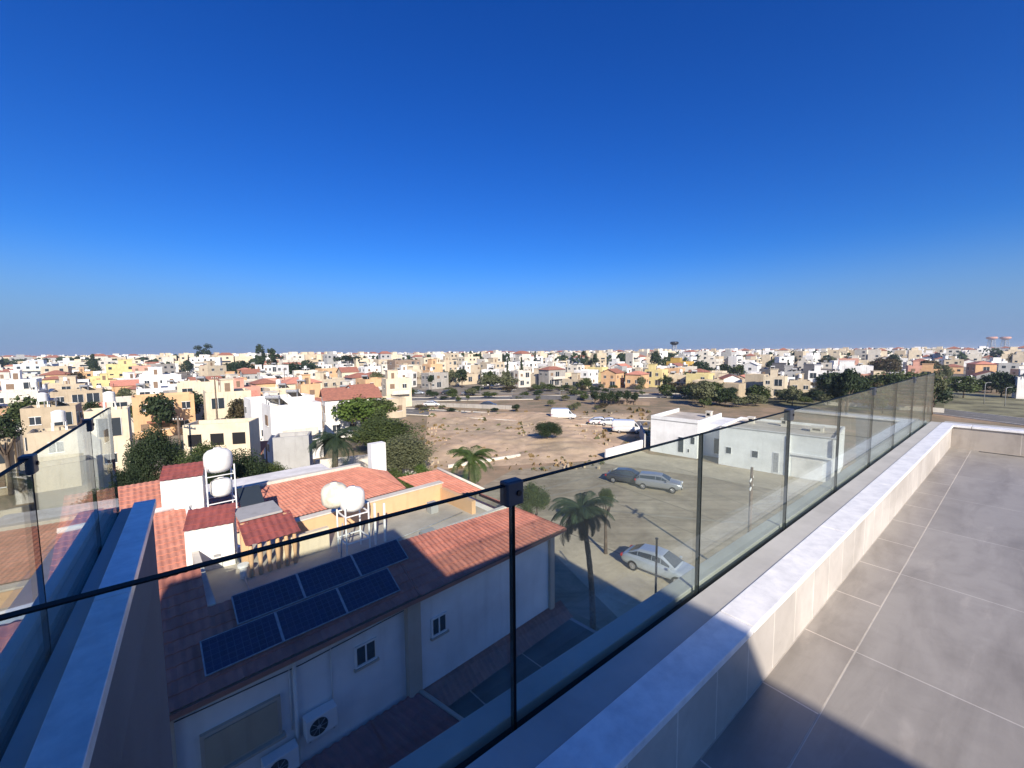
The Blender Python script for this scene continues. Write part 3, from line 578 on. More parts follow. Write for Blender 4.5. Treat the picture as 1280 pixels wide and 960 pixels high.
    for e in extra:
        if e=='tank': obj_me('roof_tank',smallmesh('tank'),t,(r.uniform(-w*.3,w*.3),r.uniform(-d*.2,d*.3),h-.45))
        if e=='heater': obj_me('solar_heater',smallmesh('heater'),t,(r.uniform(-w*.3,w*.3),r.uniform(-d*.2,d*.3),h-.45),R(180)-rot+R(-170)*0)
        if e=='antenna': obj_me('antenna',smallmesh('antenna'),t,(r.uniform(-w*.4,w*.4),r.uniform(-d*.4,d*.4),h-.45))
        if e=='room':
            a,b=r.uniform(.25,.4)*w,r.uniform(.3,.5)*d; ox,oy=r.uniform(-.2,.2)*w,r.uniform(0,.2)*d; mb=MB(); mb.box(ox-a/2,ox+a/2,oy-b/2,oy+b/2,h-.448,h+2.0); mb.box(ox-a/2-.15,ox+a/2+.15,oy-b/2-.15,oy+b/2+.15,h+2.001,h+2.15); rm_=mb.build('roof_room',M[col],t)
            mb=MB(); mb.box(ox-.4,ox+.4,oy-b/2-.04,oy-b/2-.002,h-.4,h+1.4); mb.build('door',M['shutter'],rm_)
        if e=='canopy': mb=MB(); mb.box(-w*.3,w*.3,-d/2-2.0,-d/2-.002,2.7,2.85); mb.build('canopy',M['tileold'],t)
    FOOT.append((x,y,math.hypot(w,d)/2)); HOUSES.append((t,col,roof,h,w,extra,label is None))
    return t
def H(x0,x1,yt,dist,col,roof='flat',ratio=1.0,az=47,h=None,px=None,**k):
    """place a house from where its outline stands in the survey photo: columns x0..x1, roof line yt, forward distance."""
    if 'extra' not in k and k.get('wins')!='none' and roof=='flat': k['extra']=tuple(rnd.sample(['tank','heater','antenna','room','heater'],3))
    ta,tb=math.atan((x0-640)/F),math.atan((x1-640)/F); tc=(ta+tb)/2; xc=dist*math.tan(tc); rng=math.hypot(xc,dist)
    size=(tb-ta)*rng; rot=R(90-az); al=rot-(-tc)
    w=size/(abs(math.cos(al))+ratio*abs(math.sin(al))); d=w*ratio
    hh=h or max(2.6,DP((x0+x1)/2,yt,dist).z)
    cx=xc; cy=dist
    off=(w*abs(math.sin(al))+d*abs(math.cos(al)))/2*.6
    cx+=math.sin(tc)*off; cy+=math.cos(tc)*off
    if roof!='flat' and not h: hh=max(2.6,hh-min(w,d)*.2)
    return house(cx,cy,rot,w,d,hh,col,roof,**k)
# ---- hand-placed houses
H(0,52,474,95,'white',label='white house with dark window row at the left edge below the office block',extra=('room',),bal=True,az=50)
H(17,74,455,215,'paleblue',label='long glass-banded office block on the left skyline',name='office_block',cat='building',extra=('room',),bal=True,ratio=.5,az=60)
H(48,92,463,165,'peach',label='orange-cream house right of the white left-edge house',roof='hip',extra=())
H(133,180,455,190,'yellow',label='tall yellow house with small windows on the left',ratio=.7)
H(112,150,470,165,'yellow',label='lower bright yellow wing in front of the tall yellow house',ratio=.8)
H(138,176,476,135,'peach',roof='gable',rm='tilered',label='small house with rusty pitched roof below the yellow house')
H(172,222,468,120,'white',label='white house with roof terrace above the peach house',extra=('room',),bal=True)
H(160,240,494,70,'peach',label='wide plain peach house left of the tall yellow-cream flats',wins='auto',extra=('canopy',),ratio=.7)
H(220,272,477,86,'cream',label='yellow-cream flats with small dark windows behind the peach house',extra=('heater',),az=52)
H(250,312,489,72,'cream',label='cream house with small square windows beside the red pitched roof',az=50)
H(262,322,492,88,'cream',roof='gable',rm='tilered',label='house with orange-red pitched roof behind the cream house')
H(278,300,472,140,'pink',label='small salmon pink house behind the orange-red roof')
H(238,279,447,285,'white',label='tall white apartment block with grey centre bay under the two pines',name='apartment_block',cat='building',bal=True,ratio=.5,az=62)
H(222,322,529,41,'cream',label='long cream house with three dark openings behind the roof kiosks',ratio=.55,az=74,wins='none',open_bays=3,deck='roofgrey')
H(100,160,512,47,'cream',label='tall cream house seen through the left glass',az=50,extra=('tank',))
H(20,100,508,58,'beige',label='wide beige house with roof tank above the left glass',az=50,extra=('tank','heater'))
H(25,95,528,42,'sand',label='low sand-coloured flat-roofed house just above the left glass',h=6.2,extra=('tank',),wins='auto')
H(-60,18,530,40,'beige',label='low beige house at the left edge behind the glass',h=5.8)
H(130,165,497,72,'offwhite',label='off-white house beside the plain peach house',extra=('antenna',))
H(60,130,488,90,'beige',label='beige flat-roofed house with dark doorway left of centre-left trees',extra=('heater',),deck='roofgrey')
H(40,110,480,118,'sand',label='sand-coloured house behind the beige flat roof')
H(336,387,523,41,'grey',label='windowless grey rendered annex with stained wall',wins='none',ratio=.8,az=70,h=5.6)
H(322,400,505,52,'white',label='white two-storey house with dark shutters behind the grey annex',ratio=.8,bal=True,extra=('heater',))
H(300,392,497,64,'white',label='long white flat-roofed house behind the shuttered white house',ratio=.6,extra=('heater',))
H(345,402,472,112,'cream',roof='hip',rm='tilered',label='cream house with bright orange hip roof',ratio=.8)
H(368,400,480,92,'peach',label='peach house in front of the orange hip roof')
H(398,474,488,68,'white',roof='gable',rm='tileold',label='white gabled house with maroon roof and large dark windows',ratio=.7,az=60)
H(430,470,482,92,'white',roof='gable',rm='tileold',label='white house with second maroon gable behind the first')
H(448,476,458,210,'white',label='plain white block standing above the maroon gables')
H(476,514,473,104,'cream',label='cream apartment house with stacked balconies beside the hedge',bal=True,ratio=.7,az=58)
H(484,526,450,230,'brown',label='brown and grey apartment block at the left end of the cream terraces',name='apartment_block',cat='building',bal=True,ratio=.6)
for (a,b,yt,dist,c,lab) in [(522,548,447,260,'cream','tall cream flats right of the brown block'),(546,572,450,230,'sand','sand-coloured flats with small windows in the cream cluster'),(570,600,446,290,'cream','cream flats behind the olive bush, left'),(596,622,449,250,'offwhite','off-white flats above the olive bush'),
    (618,646,453,230,'white','white flats right above the olive bush'),(644,672,452,240,'white','white flats below the lone cypress'),(672,702,455,215,'white','white house with long roof terrace right of the lone cypress'),(655,690,467,170,'cream','low cream house above the red earth bank'),(688,716,466,175,'cream','cream bungalow with a pale roof above the earth bank'),(520,560,466,180,'cream','low cream row left above the road'),(556,598,468,175,'sand','sand low row above the road'),(712,738,457,225,'peach','peach house left of the twin cypresses')]:
    H(a,b,yt,dist,c,label=lab,ratio=.8,extra=rnd.choice([('heater',),('room',),('tank',)]))
H(782,812,464,150,'peach',roof='hip',rm='tilered',label='peach house with red roof beside the tall trees',ratio=.8,az=40)
H(806,836,462,156,'yellow',roof='flat',label='pale yellow wing joined to the red-roofed peach house',az=40)
H(828,872,468,158,'cream',label='low cream building in front of the ochre block',az=40)
H(833,868,452,235,'ochre',label='ochre apartment block with dark balconies',name='apartment_block',cat='building',bal=True)
H(768,784,458,165,'grey',label='narrow grey wall house left of the red-roofed house',wins='none')
H(866,906,480,125,'sand',label='low sand-coloured workshop left of the round tree',wins='none',az=40,h=4.6)
H(896,934,484,118,'beige',label='beige walled yard building behind the flat white villa',wins='none',h=4.2)
H(932,962,468,128,'sand',label='tall sand-coloured blank wall block beside the round tree',wins='none')
H(930,952,453,190,'white',label='small white gabled house behind the sand block',roof='gable',rm='roofwhite')
H(950,1002,461,165,'darkgrey',label='dark grey modern villa with black window bands, left half',ratio=.5,bal=True,az=38)
H(1000,1046,463,160,'darkgrey',label='dark grey modern villa with white balcony, right half',ratio=.5,bal=True,extra=('room',),az=38)
H(1040,1092,457,175,'white',label='bright white modern house right of the dark villa',bal=True,az=38)
H(1060,1090,468,150,'pink',label='small pinkish house below the bright white modern house',az=38)
H(1128,1152,462,190,'white',label='white house between the brown trees on the right',az=38)
H(872,905,449,260,'offwhite',label='long off-white block behind the dark garden trees',ratio=.5,az=38)
H(970,992,441,420,'white',label='white tower flats highest on the right skyline',az=38,ratio=.5)
H(1195,1226,477,140,'white',label='white bungalow with terrace behind the right lawn',az=38)
H(1268,1300,478,110,'white',label='white box building at the right edge',az=38,h=6)
H(1236,1262,474,150,'grey',label='grey house near the right edge behind lamp posts',az=38)
p=G(290,598); t=thing('yard_canopy',(p.x,p.y,0),R(20),'brown sloping yard canopy in front of the long cream house','canopy')
mb=MB(); solid_slab(mb,[(-3.2,-1.6,2.9),(3.4,-1.6,2.9),(3.4,1.8,3.7),(-3.2,1.8,3.7)],.1); mb.build('roof',M['tileold'],t)
for x,y,z in ((-3,-1.4,2.85),(3.2,-1.4,2.85),(-3,1.6,3.5),(3.2,1.6,3.5)): mb=MB(); mb.box(x-.06,x+.06,y-.06,y+.06,0,z); mb.build('post',M['wood'],t)
# ---- the white villa with alcove
Cc=G(898,580); vrot=R(90-134); Lr=11.2
vl=thing('white_villa',Cc,vrot,'modern flat-roofed white villa beyond the parking lot','house')
top1=DP(898,532,Cc.y).z
h1=top1
mb=MB(); mb.box(0,Lr,0,9,0,h1-.35); mb.box(0,Lr,0,.18,h1-.349,h1); mb.box(0,Lr,8.82,9,h1-.349,h1); mb.box(0,.18,.181,8.81,h1-.349,h1); mb.box(Lr-.18,Lr,.181,8.81,h1-.349,h1)
mb.build('wall',M['villa'],vl)
mb=MB(); mb.box(-9.1,-2.8,.7,10.2,0,h1-.3); mb.box(-2.8,0-.002,3.2,9.8,0,h1-.45); mb.box(-9.1,-2.8,.7,.88,h1-.299,h1+.25); mb.box(-9.1,-8.92,.881,10.2,h1-.299,h1+.25); mb.box(-2.98,-2.8,.881,10.2,h1-.299,h1+.1)
mb.build('wing_wall',M['villa'],vl)
mb=MB(); mb.box(.19,Lr-.19,.19,8.81,h1-.349,h1-.30); mb.box(-8.9,-3.0,.89,10.1,h1-.298,h1-.25); mb.build('roof',M['roofpale'],vl)
mb=MB(); mb.box(0,Lr+.05,-.06,-.002,h1-.12,h1-.02); mb.box(-9.1,-2.8,.63,.698,h1-.25,h1-.17); mb.build('roof_edge',M['grey'],vl)
def vwin(x,y,z,w,h,name='window',m='glassdark'):
    mb=MB(); mb.box(x-w/2-.06,x+w/2+.06,y-.04,y-.002,z-h/2-.06,z+h/2+.06); o=mb.build(name,M['frame'],vl); mb=MB(); mb.box(x-w/2,x+w/2,y-.05,y-.041,z-h/2,z+h/2); mb.build('pane',M[m],o)
vwin(1.1,0,1.9,.55,.75); vwin(3.9,0,1.9,.6,.75); vwin(6.0,0,1.3,.5,2.2,'door','galv')
vwin(-4.9,.7,1.55,.7,2.0); vwin(-3.4,.7,2.3,.5,.9); vwin(-3.9,.7,.9,.2,.4); vwin(-1.0,3.2,1.5,1.1,2.0)
mb=MB(); mb.box(7.15,7.3,-.25,-.002,0,h1-.15); mb.box(Lr-.25,Lr-.1,-.25,-.002,0,h1-.15); mb.box(7.301,Lr-.251,-.25,-.002,h1*.52,h1*.56); mb.build('garage_surround',M['villa'],vl)
mb=MB(); mb.box(7.5,Lr-1.0,-.03,-.003,.05,h1*.5); mb.build('garage_door',M['roofwhite'],vl)
for (x,y,w,hh) in ((2,6,.7,.8),(5.5,6.5,.6,.9),(-3.5,7,.7,.9),(9,5,1.2,.5)):
    mb=MB(); mb.box(x-w/2,x+w/2,y-w/2,y+w/2,h1-.3,h1-.3+hh); mb.box(x-w/2-.06,x+w/2+.06,y-w/2-.06,y+w/2+.06,h1-.299+hh,h1-.22+hh); c_=mb.build('chimney',M['offwhite'],vl)
    mb=MB(); mb.box(x-w*.3,x+w*.3,y-w/2-.02,y-w/2-.002,h1-.3+hh*.4,h1-.3+hh*.8); mb.build('vent',M['slot'],c_)
FOOT.append((Cc.x+4,Cc.y+2,11))
bw=thing('boundary_wall',(0,0,0),0,'bright white boundary wall slanting to the villa from the earth field','wall')
wallseg(bw,G(757,574),G(806,560),1.3,.25,M['white'])
dw=thing('boundary_wall',(0,0,0),0,'dark shaded yard wall at the left side of the white villa','wall'); wallseg(dw,G(806,562),G(800,545),2.2,.2,M['grey'])
# ---- trees
TM={}
def crownmesh(kind,seed,mat_,leaf=.16,nleaf=2600,blobs=14,shape='round'):
    r=random.Random(seed); mb=MB(); cs=[]
    for k in range(blobs):
        if shape=='round':
            a=r.uniform(0,6.283); u=r.uniform(-.55,1); q=math.sqrt(max(0,1-u*u))*r.uniform(.35,.68); cs.append((q*math.cos(a),q*math.sin(a),u*.55+.1,r.uniform(.26,.44)))
        elif shape=='cone':
            z=r.uniform(-1,1); q=(1-z)/2*.32*r.uniform(.3,1); a=r.uniform(0,6.283); cs.append((q*math.cos(a),q*math.sin(a),z,.10+.18*(1-z)/2))
        elif shape=='flat':
            a=r.uniform(0,6.283); q=math.sqrt(r.random())*.8; cs.append((q*math.cos(a),q*math.sin(a),r.uniform(-.12,.28),r.uniform(.2,.32)))
        elif shape=='pine':
            z=r.uniform(-.9,1); q=(.65-.35*z)*r.uniform(.2,1)*.75; a=r.uniform(0,6.283); cs.append((q*math.cos(a),q*math.sin(a),z,r.uniform(.14,.3)))
        else:
            a=r.uniform(0,6.283); q=math.sqrt(r.random())*.75; cs.append((q*math.cos(a),q*math.sin(a),r.uniform(-.3,.35),r.uniform(.25,.4)))
    for k in range(nleaf):
        c=cs[r.randrange(len(cs))]; v=Vector((r.gauss(0,1),r.gauss(0,1),r.gauss(0,1))).normalized()*c[3]*(r.random()**.35)*1.05
        p=Vector(c[:3])+v; n=(v.normalized()*.7+Vector((r.uniform(-1,1),r.uniform(-1,1),r.uniform(-.4,1)))).normalized(); a=n.orthogonal().normalized(); b=n.cross(a); s=leaf*r.uniform(.5,1.1)
        th=r.uniform(0,6.28); a2=a*math.cos(th)+b*math.sin(th); b2=n.cross(a2)
        mb.face([p-a2*s*.5-b2*s*.3,p+a2*s*.1-b2*s*.45,p+a2*s*.6+b2*s*.1,p-a2*s*.1+b2*s*.45])
    o=mb.build('crown',M[mat_]); me=o.data; bpy.data.objects.remove(o); return me
def trunkmesh(shape):
    mb=MB(); mb.tube([(0,0,0),(.03,0,.4),(-.02,.02,.8),(0,0,1)],[.06,.045,.04,.03],8)
    if shape!='cone':
        for k in range(5):
            a=k*1.3; mb.tube([(0,0,.55+.08*k),(.12*math.cos(a),.12*math.sin(a),.8+.05*k),(.2*math.cos(a),.2*math.sin(a),1.02+.03*k)],[.028,.02,.008],6)
    o=mb.build('trunk',M['bark']); me=o.data; bpy.data.objects.remove(o); return me
TRK={'r':trunkmesh('r'),'cone':trunkmesh('cone')}
VAR={'dark':('leafdark','round'),'mid':('leafmid','round'),'olive':('leafolive','round'),'bright':('leafbright','round'),'brown':('leafbrown','round'),'cypress':('leafdark','cone'),'umbrella':('leafdark','flat'),'pine':('leafdark','pine')}
def crown(kind,v,near=False):
    key=(kind,v,near)
    if key not in TM:
        m_,sh=VAR[kind]; TM[key]=crownmesh(kind,hash(kind)%97*0+len(TM)*13+v,m_,.05 if near else (.15 if sh!='cone' else .10),17000 if near else 1300,30 if near else 16,sh)
    return TM[key]
KN={'dark':'dark green bushy tree','mid':'mid-green leafy tree','olive':'grey-green olive tree','bright':'bright green tree','brown':'brownish tree','cypress':'slim dark cypress','umbrella':'wide umbrella pine','pine':'tall dark pine'}
TREES=[]
def tree(x,y,h,r,kind='dark',label=None,near=False,trunk=None,sq=1.0,group=None,name=None):
    t=thing(name or {'cypress':'cypress','umbrella':'umbrella_pine','pine':'pine_tree'}.get(kind,'tree'),(x,y,0),rnd.uniform(0,6.28),label,'tree',group)
    if kind=='cypress': cz,sz=h*.53,h*.5; sx=r*3
    elif kind=='pine': cz,sz=h*.6,h*.42; sx=r*1.4
    elif kind=='umbrella': cz,sz=h*.78,h*.45; sx=r
    else: sz=min(h*.52,r*1.2*sq)/.95; cz=h-sz*.85; sx=r*1.08
    obj_me('trunk',TRK['cone' if kind=='cypress' else 'r'],t,(0,0,0),0,(h*.5,h*.5,max(.5,cz-sz*.1)*.85))
    obj_me('crown',crown(kind,rnd.randrange(3) if not near else rnd.randrange(2),near),t,(0,0,cz),0,(sx,sx*rnd.uniform(.9,1.1),sz))
    TREES.append((t,kind,label is None,x,y)); FOOT.append((x,y,r*.7)); return t
def TR(pxc,yt,dist,wpx,kind,label=None,h=None,**k):
    p=DP(pxc,yt,dist); return tree(p.x,p.y,h or max(1.2,p.z),wpx/2/F*dist,kind,label,**k)
TR(190,540,33,62,'dark','big dark tree with deep shade behind the roof kiosks',near=True,sq=1.3)
TR(150,582,27,50,'dark','dark bush beside the left glass edge',near=True)
TR(255,556,31,60,'mid','leafy green tree in front of the long cream house',near=True)
TR(300,570,34,70,'dark','dark shrub tree under the long cream house, right',near=True); TR(340,580,36,50,'mid','green shrub tree at the foot of the grey annex',near=True); TR(262,562,30,54,'dark','dark shrub behind the tall water tank',near=True)
TR(4,520,40,36,'dark','dark tree at the left edge of the picture above the glass')
TR(500,548,44,90,'olive','grey-green olive tree beside the earth field',near=True)
TR(476,524,55,100,'mid','broad green tree behind the left palm',near=True)
TR(522,582,38,44,'bright','small bright green bush behind the red roof corner',near=True)
TR(684,527,62,40,'dark','dark round bush alone on the red earth field',near=True)
TR(453,497,66,62,'bright','clipped green hedge-like tree left of the gabled white house',sq=.6)
TR(440,500,64,50,'bright','green hedge-like tree before the white gabled house',sq=.6)
TR(475,498,68,40,'mid','green hedge end by the balconied cream house',sq=.6)
TR(665,606,27,42,'mid','dense green shrub behind the glass clamp',near=True)
TR(260,432,420,16,'pine','right-hand one of the two small pines above the white apartment block'); TR(247,434,420,16,'pine','left-hand small pine above the white apartment block')
TR(326,433,250,18,'pine','tall ragged pine, left of the pair on the skyline'); TR(341,437,250,20,'pine','shorter ragged pine, right of the pair on the skyline')
TR(436,444,330,44,'umbrella','wide dark umbrella pine on the skyline left of centre'); TR(406,445,330,10,'cypress','cypress left of the umbrella pine')
TR(115,441,300,8,'cypress','cypress above the tall yellow house on the left')
TR(669,440,300,5,'cypress','lone thin cypress on the central skyline'); TR(731,440,290,13,'pine','larger dark conifer of the central pair'); TR(744,441,290,10,'cypress','slimmer dark conifer of the central pair'); TR(628,443,330,8,'dark','small dark round tree on the cream cluster skyline')
TR(820,440,270,20,'dark','tall round dark tree left of the lattice mast'); TR(875,452,230,26,'dark','dark tree behind the ochre block'); 
TR(880,458,190,30,'dark','dark garden tree right of the ochre block');TR(905,456,200,30,'dark','dark garden tree next to the dark villa');TR(925,456,195,24,'mid','green garden tree left of the small white gable')
TR(951,481,105,36,'mid','round leafy green tree behind the white villa roof')
TR(1110,447,190,34,'brown','large brownish tree on the right'); TR(1092,452,200,24,'brown','smaller brownish tree left of the large one'); TR(1160,450,200,26,'brown','brownish tree right of the white house'); TR(1176,456,190,26,'olive','olive-green tree near the right lawn')
TR(612,468,150,26,'olive','pale olive bush, left part of the hillock'); TR(634,470,148,34,'olive','pale olive bush, right part of the hillock');
TR(1000,493,118,26,'dark','low dark shrub tree in the villa garden'); TR(985,495,112,24,'mid','low green shrub in the villa garden');TR(1020,492,120,30,'olive','greyish shrub behind the villa roof')
TR(300,452,240,40,'dark','dark tree mass left of the ragged pines'); TR(365,455,220,40,'dark','dark tree mass right of the ragged pines'); TR(285,455,200,20,'dark'); TR(390,456,230,24,'dark')
TR(94,466,165,30,'brown','dark reddish tree beside the tall yellow house'); TR(125,484,120,24,'mid','green tree under the yellow wing'); TR(155,485,118,16,'mid','small green tree by the rusty pitched roof')
TR(865,478,118,34,'brown','brownish shrub tree left of the sand workshop'); TR(835,480,125,30,'mid','green shrub above the white villa roof')
for i,x in enumerate(range(744,804,10)): TR(x,489+rnd.uniform(-1,2),104,15,'dark',h=None,group='hedge of roadside shrubs')
for i in range(17): TR(1055+i*14+rnd.uniform(-5,5),rnd.uniform(463,486),rnd.uniform(120,170),rnd.uniform(18,34),rnd.choice(['olive','mid','dark','mid']))
for i in range(22):
    x=rnd.uniform(520,810); TR(x,rnd.uniform(474,492),rnd.uniform(112,150),rnd.uniform(6,16),rnd.choice(['olive','dark','mid']),h=rnd.uniform(1,3))
for i in range(10): TR(rnd.uniform(320,500),rnd.uniform(560,580),rnd.uniform(33,42),rnd.uniform(18,34),rnd.choice(['mid','dark','olive']),h=rnd.uniform(1.2,2.6))
for i in range(30): TR(rnd.uniform(865,1200),rnd.uniform(476,495),rnd.uniform(98,140),rnd.uniform(16,36),rnd.choice(['dark','dark','olive','mid','brown']))
for i in range(16): TR(rnd.uniform(500,880),rnd.uniform(462,478),rnd.uniform(140,200),rnd.uniform(12,26),rnd.choice(['dark','olive','mid']))
for i in range(14): TR(rnd.uniform(90,480),rnd.uniform(500,530),rnd.uniform(46,80),rnd.uniform(18,34),rnd.choice(['dark','mid','mid']),h=rnd.uniform(3.5,6))
for i in range(26): TR(rnd.uniform(1040,1190),rnd.uniform(462,484),rnd.uniform(84,120),rnd.uniform(20,40),rnd.choice(['dark','olive','mid','dark']))
for i in range(8): TR(rnd.uniform(1190,1290),rnd.uniform(464,482),rnd.uniform(105,150),rnd.uniform(18,34),rnd.choice(['dark','olive','mid']))
for i in range(34): TR(rnd.uniform(868,1130),rnd.uniform(486,499),rnd.uniform(98,118),rnd.uniform(14,34),rnd.choice(['dark','dark','olive','mid']),h=rnd.uniform(1.6,3.4))
for i in range(26): TR(rnd.uniform(500,860),rnd.uniform(484,494),rnd.uniform(118,150),rnd.uniform(10,24),rnd.choice(['dark','olive','brown','mid']),h=rnd.uniform(1.2,2.8))
for i in range(12): TR(rnd.uniform(520,760),rnd.uniform(500,512),rnd.uniform(92,104),rnd.uniform(8,20),rnd.choice(['dark','olive','brown']),h=rnd.uniform(.8,1.8))
# ---- palms
def palm(x,y,h,fl,kind,label,droop=1.0,nf=34,lean=(0,0),seed=1,trunk_r=.2,up=.6):
    r=random.Random(seed); t=thing('palm_tree',(x,y,0),r.uniform(0,6),label,'palm tree')
    mb=MB(); n=16; pts=[(lean[0]*(k/n)**2,lean[1]*(k/n)**2,h*k/n) for k in range(n+1)]
    mb.tube(pts,[trunk_r*(1.25-.35*k/n+.10*(k%2)) for k in range(n+1)],10); mb.build('trunk',M['palmbark'],t)
    top=Vector(pts[-1]); 
    for f in range(nf):
        mb=MB(); a=f*2.399+r.uniform(-.2,.2); e=r.uniform(-.35,1.25) if f>6 else r.uniform(.9,1.4); L=fl*r.uniform(.7,1.15); n=12; p=top.copy(); el=e; prev=None; side=Vector((-math.sin(a),math.cos(a),0)); pts=[]
        for k in range(n+1):
            pts.append((p.copy(),el)); p=p+Vector((math.cos(a)*math.cos(el),math.sin(a)*math.cos(el),math.sin(el)))*L/n; el-=droop*r.uniform(.12,.2)
        mb.tube([q[0] for q in pts],[.03*(1-k/(n+2)) for k in range(n+1)],4)
        for k in range(1,n*4):
            s=k/4; i=int(s); q=pts[i][0].lerp(pts[min(i+1,n)][0],s-i); el=pts[i][1]; ll=L*.27*math.sin(math.pi*min(1,(s/n)*.85+.12))*r.uniform(.85,1.1)
            fw=Vector((math.cos(a)*math.cos(el),math.sin(a)*math.cos(el),math.sin(el)))
            for sg in (-1,1):
                d=(side*sg*.7+fw*.7+Vector((0,0,-.35))).normalized(); w=fw*.028
                mb.face([q-w*.5,q+w*.5,q+d*ll*.6+w*.5,q+d*ll+Vector((0,0,-.06*ll)),q+d*ll*.6-w*.5])
        mb.build('frond',M[kind],t)
p=G(741,788); palm(p.x,p.y,6.3,1.9,'leafpalmdark','slender palm with dark drooping crown at the corner of the patio',1.05,46,(-.5,.6),3,.12)
p=DP(590,600,36); palm(p.x,p.y,4.3,2.6,'leafpalm','bushy sunlit palm behind the sunny roof corner',1.0,44,(0,0),5,.3)
p=DP(418,590,38); palm(p.x,p.y,5.6,3.2,'leafpalmdark','palm with arching fronds beside the grey annex',1.1,36,(.4,0),8,.25)
p=G(757,692); tree(p.x,p.y,0+4.6,.6,'mid','small upright green shrub tree right of the slender palm',near=True)
# ---- cars
M['tyre']=mat('tyre_rubber',(.015,.015,.015),.9,0); M['chrome']=mat('wheel_alloy',(.5,.5,.52),.3,0,metal=.9)
M['lamp']=mat('headlight_lens',(.7,.72,.75),.1,0,spec=.8); M['redlamp']=mat('tail_light_lens',(.35,.02,.02),.2,0)
def paint(c,k): M[k]=mat(k,c,.28,0,metal=.35,spec=.6); M[k].node_tree.nodes['Principled BSDF'].inputs['Coat Weight'].default_value=.6
paint((.42,.47,.52),'silver_paint'); paint((.26,.27,.29),'grey_paint'); paint((.05,.055,.065),'dark_paint'); paint((.78,.78,.76),'white_paint')
def loft(mb,secs,m=0,smooth=True):   # sections: list of (x,[(y,z)...]) closed loops
    n=len(secs[0][1]); vs=[(x,y,z) for x,l in secs for y,z in l]
    fs=[(i*n+k,i*n+(k+1)%n,(i+1)*n+(k+1)%n,(i+1)*n+k) for i in range(len(secs)-1) for k in range(n)]
    fs.append(tuple(range(n))[::-1]); fs.append(tuple((len(secs)-1)*n+k for k in range(n))); mb.mesh(vs,fs,m,smooth)
def carsec(w,zb,zt,r=.1): return [(-w+.05,zb),(w-.05,zb),(w,zb+.12),(w+.0,zt-r*1.6),(w-r*.6,zt-.03),(w-r*2.2,zt),(-w+r*2.2,zt),(-w+r*.6,zt-.03),(-w,zt-r*1.6),(-w,zb+.12)]
def cabsec(w,wt,zb,zt): return [(-w,zb),(w,zb),(wt,zt-.06),(wt-.12,zt),(-wt+.12,zt),(-wt,zt-.06)]
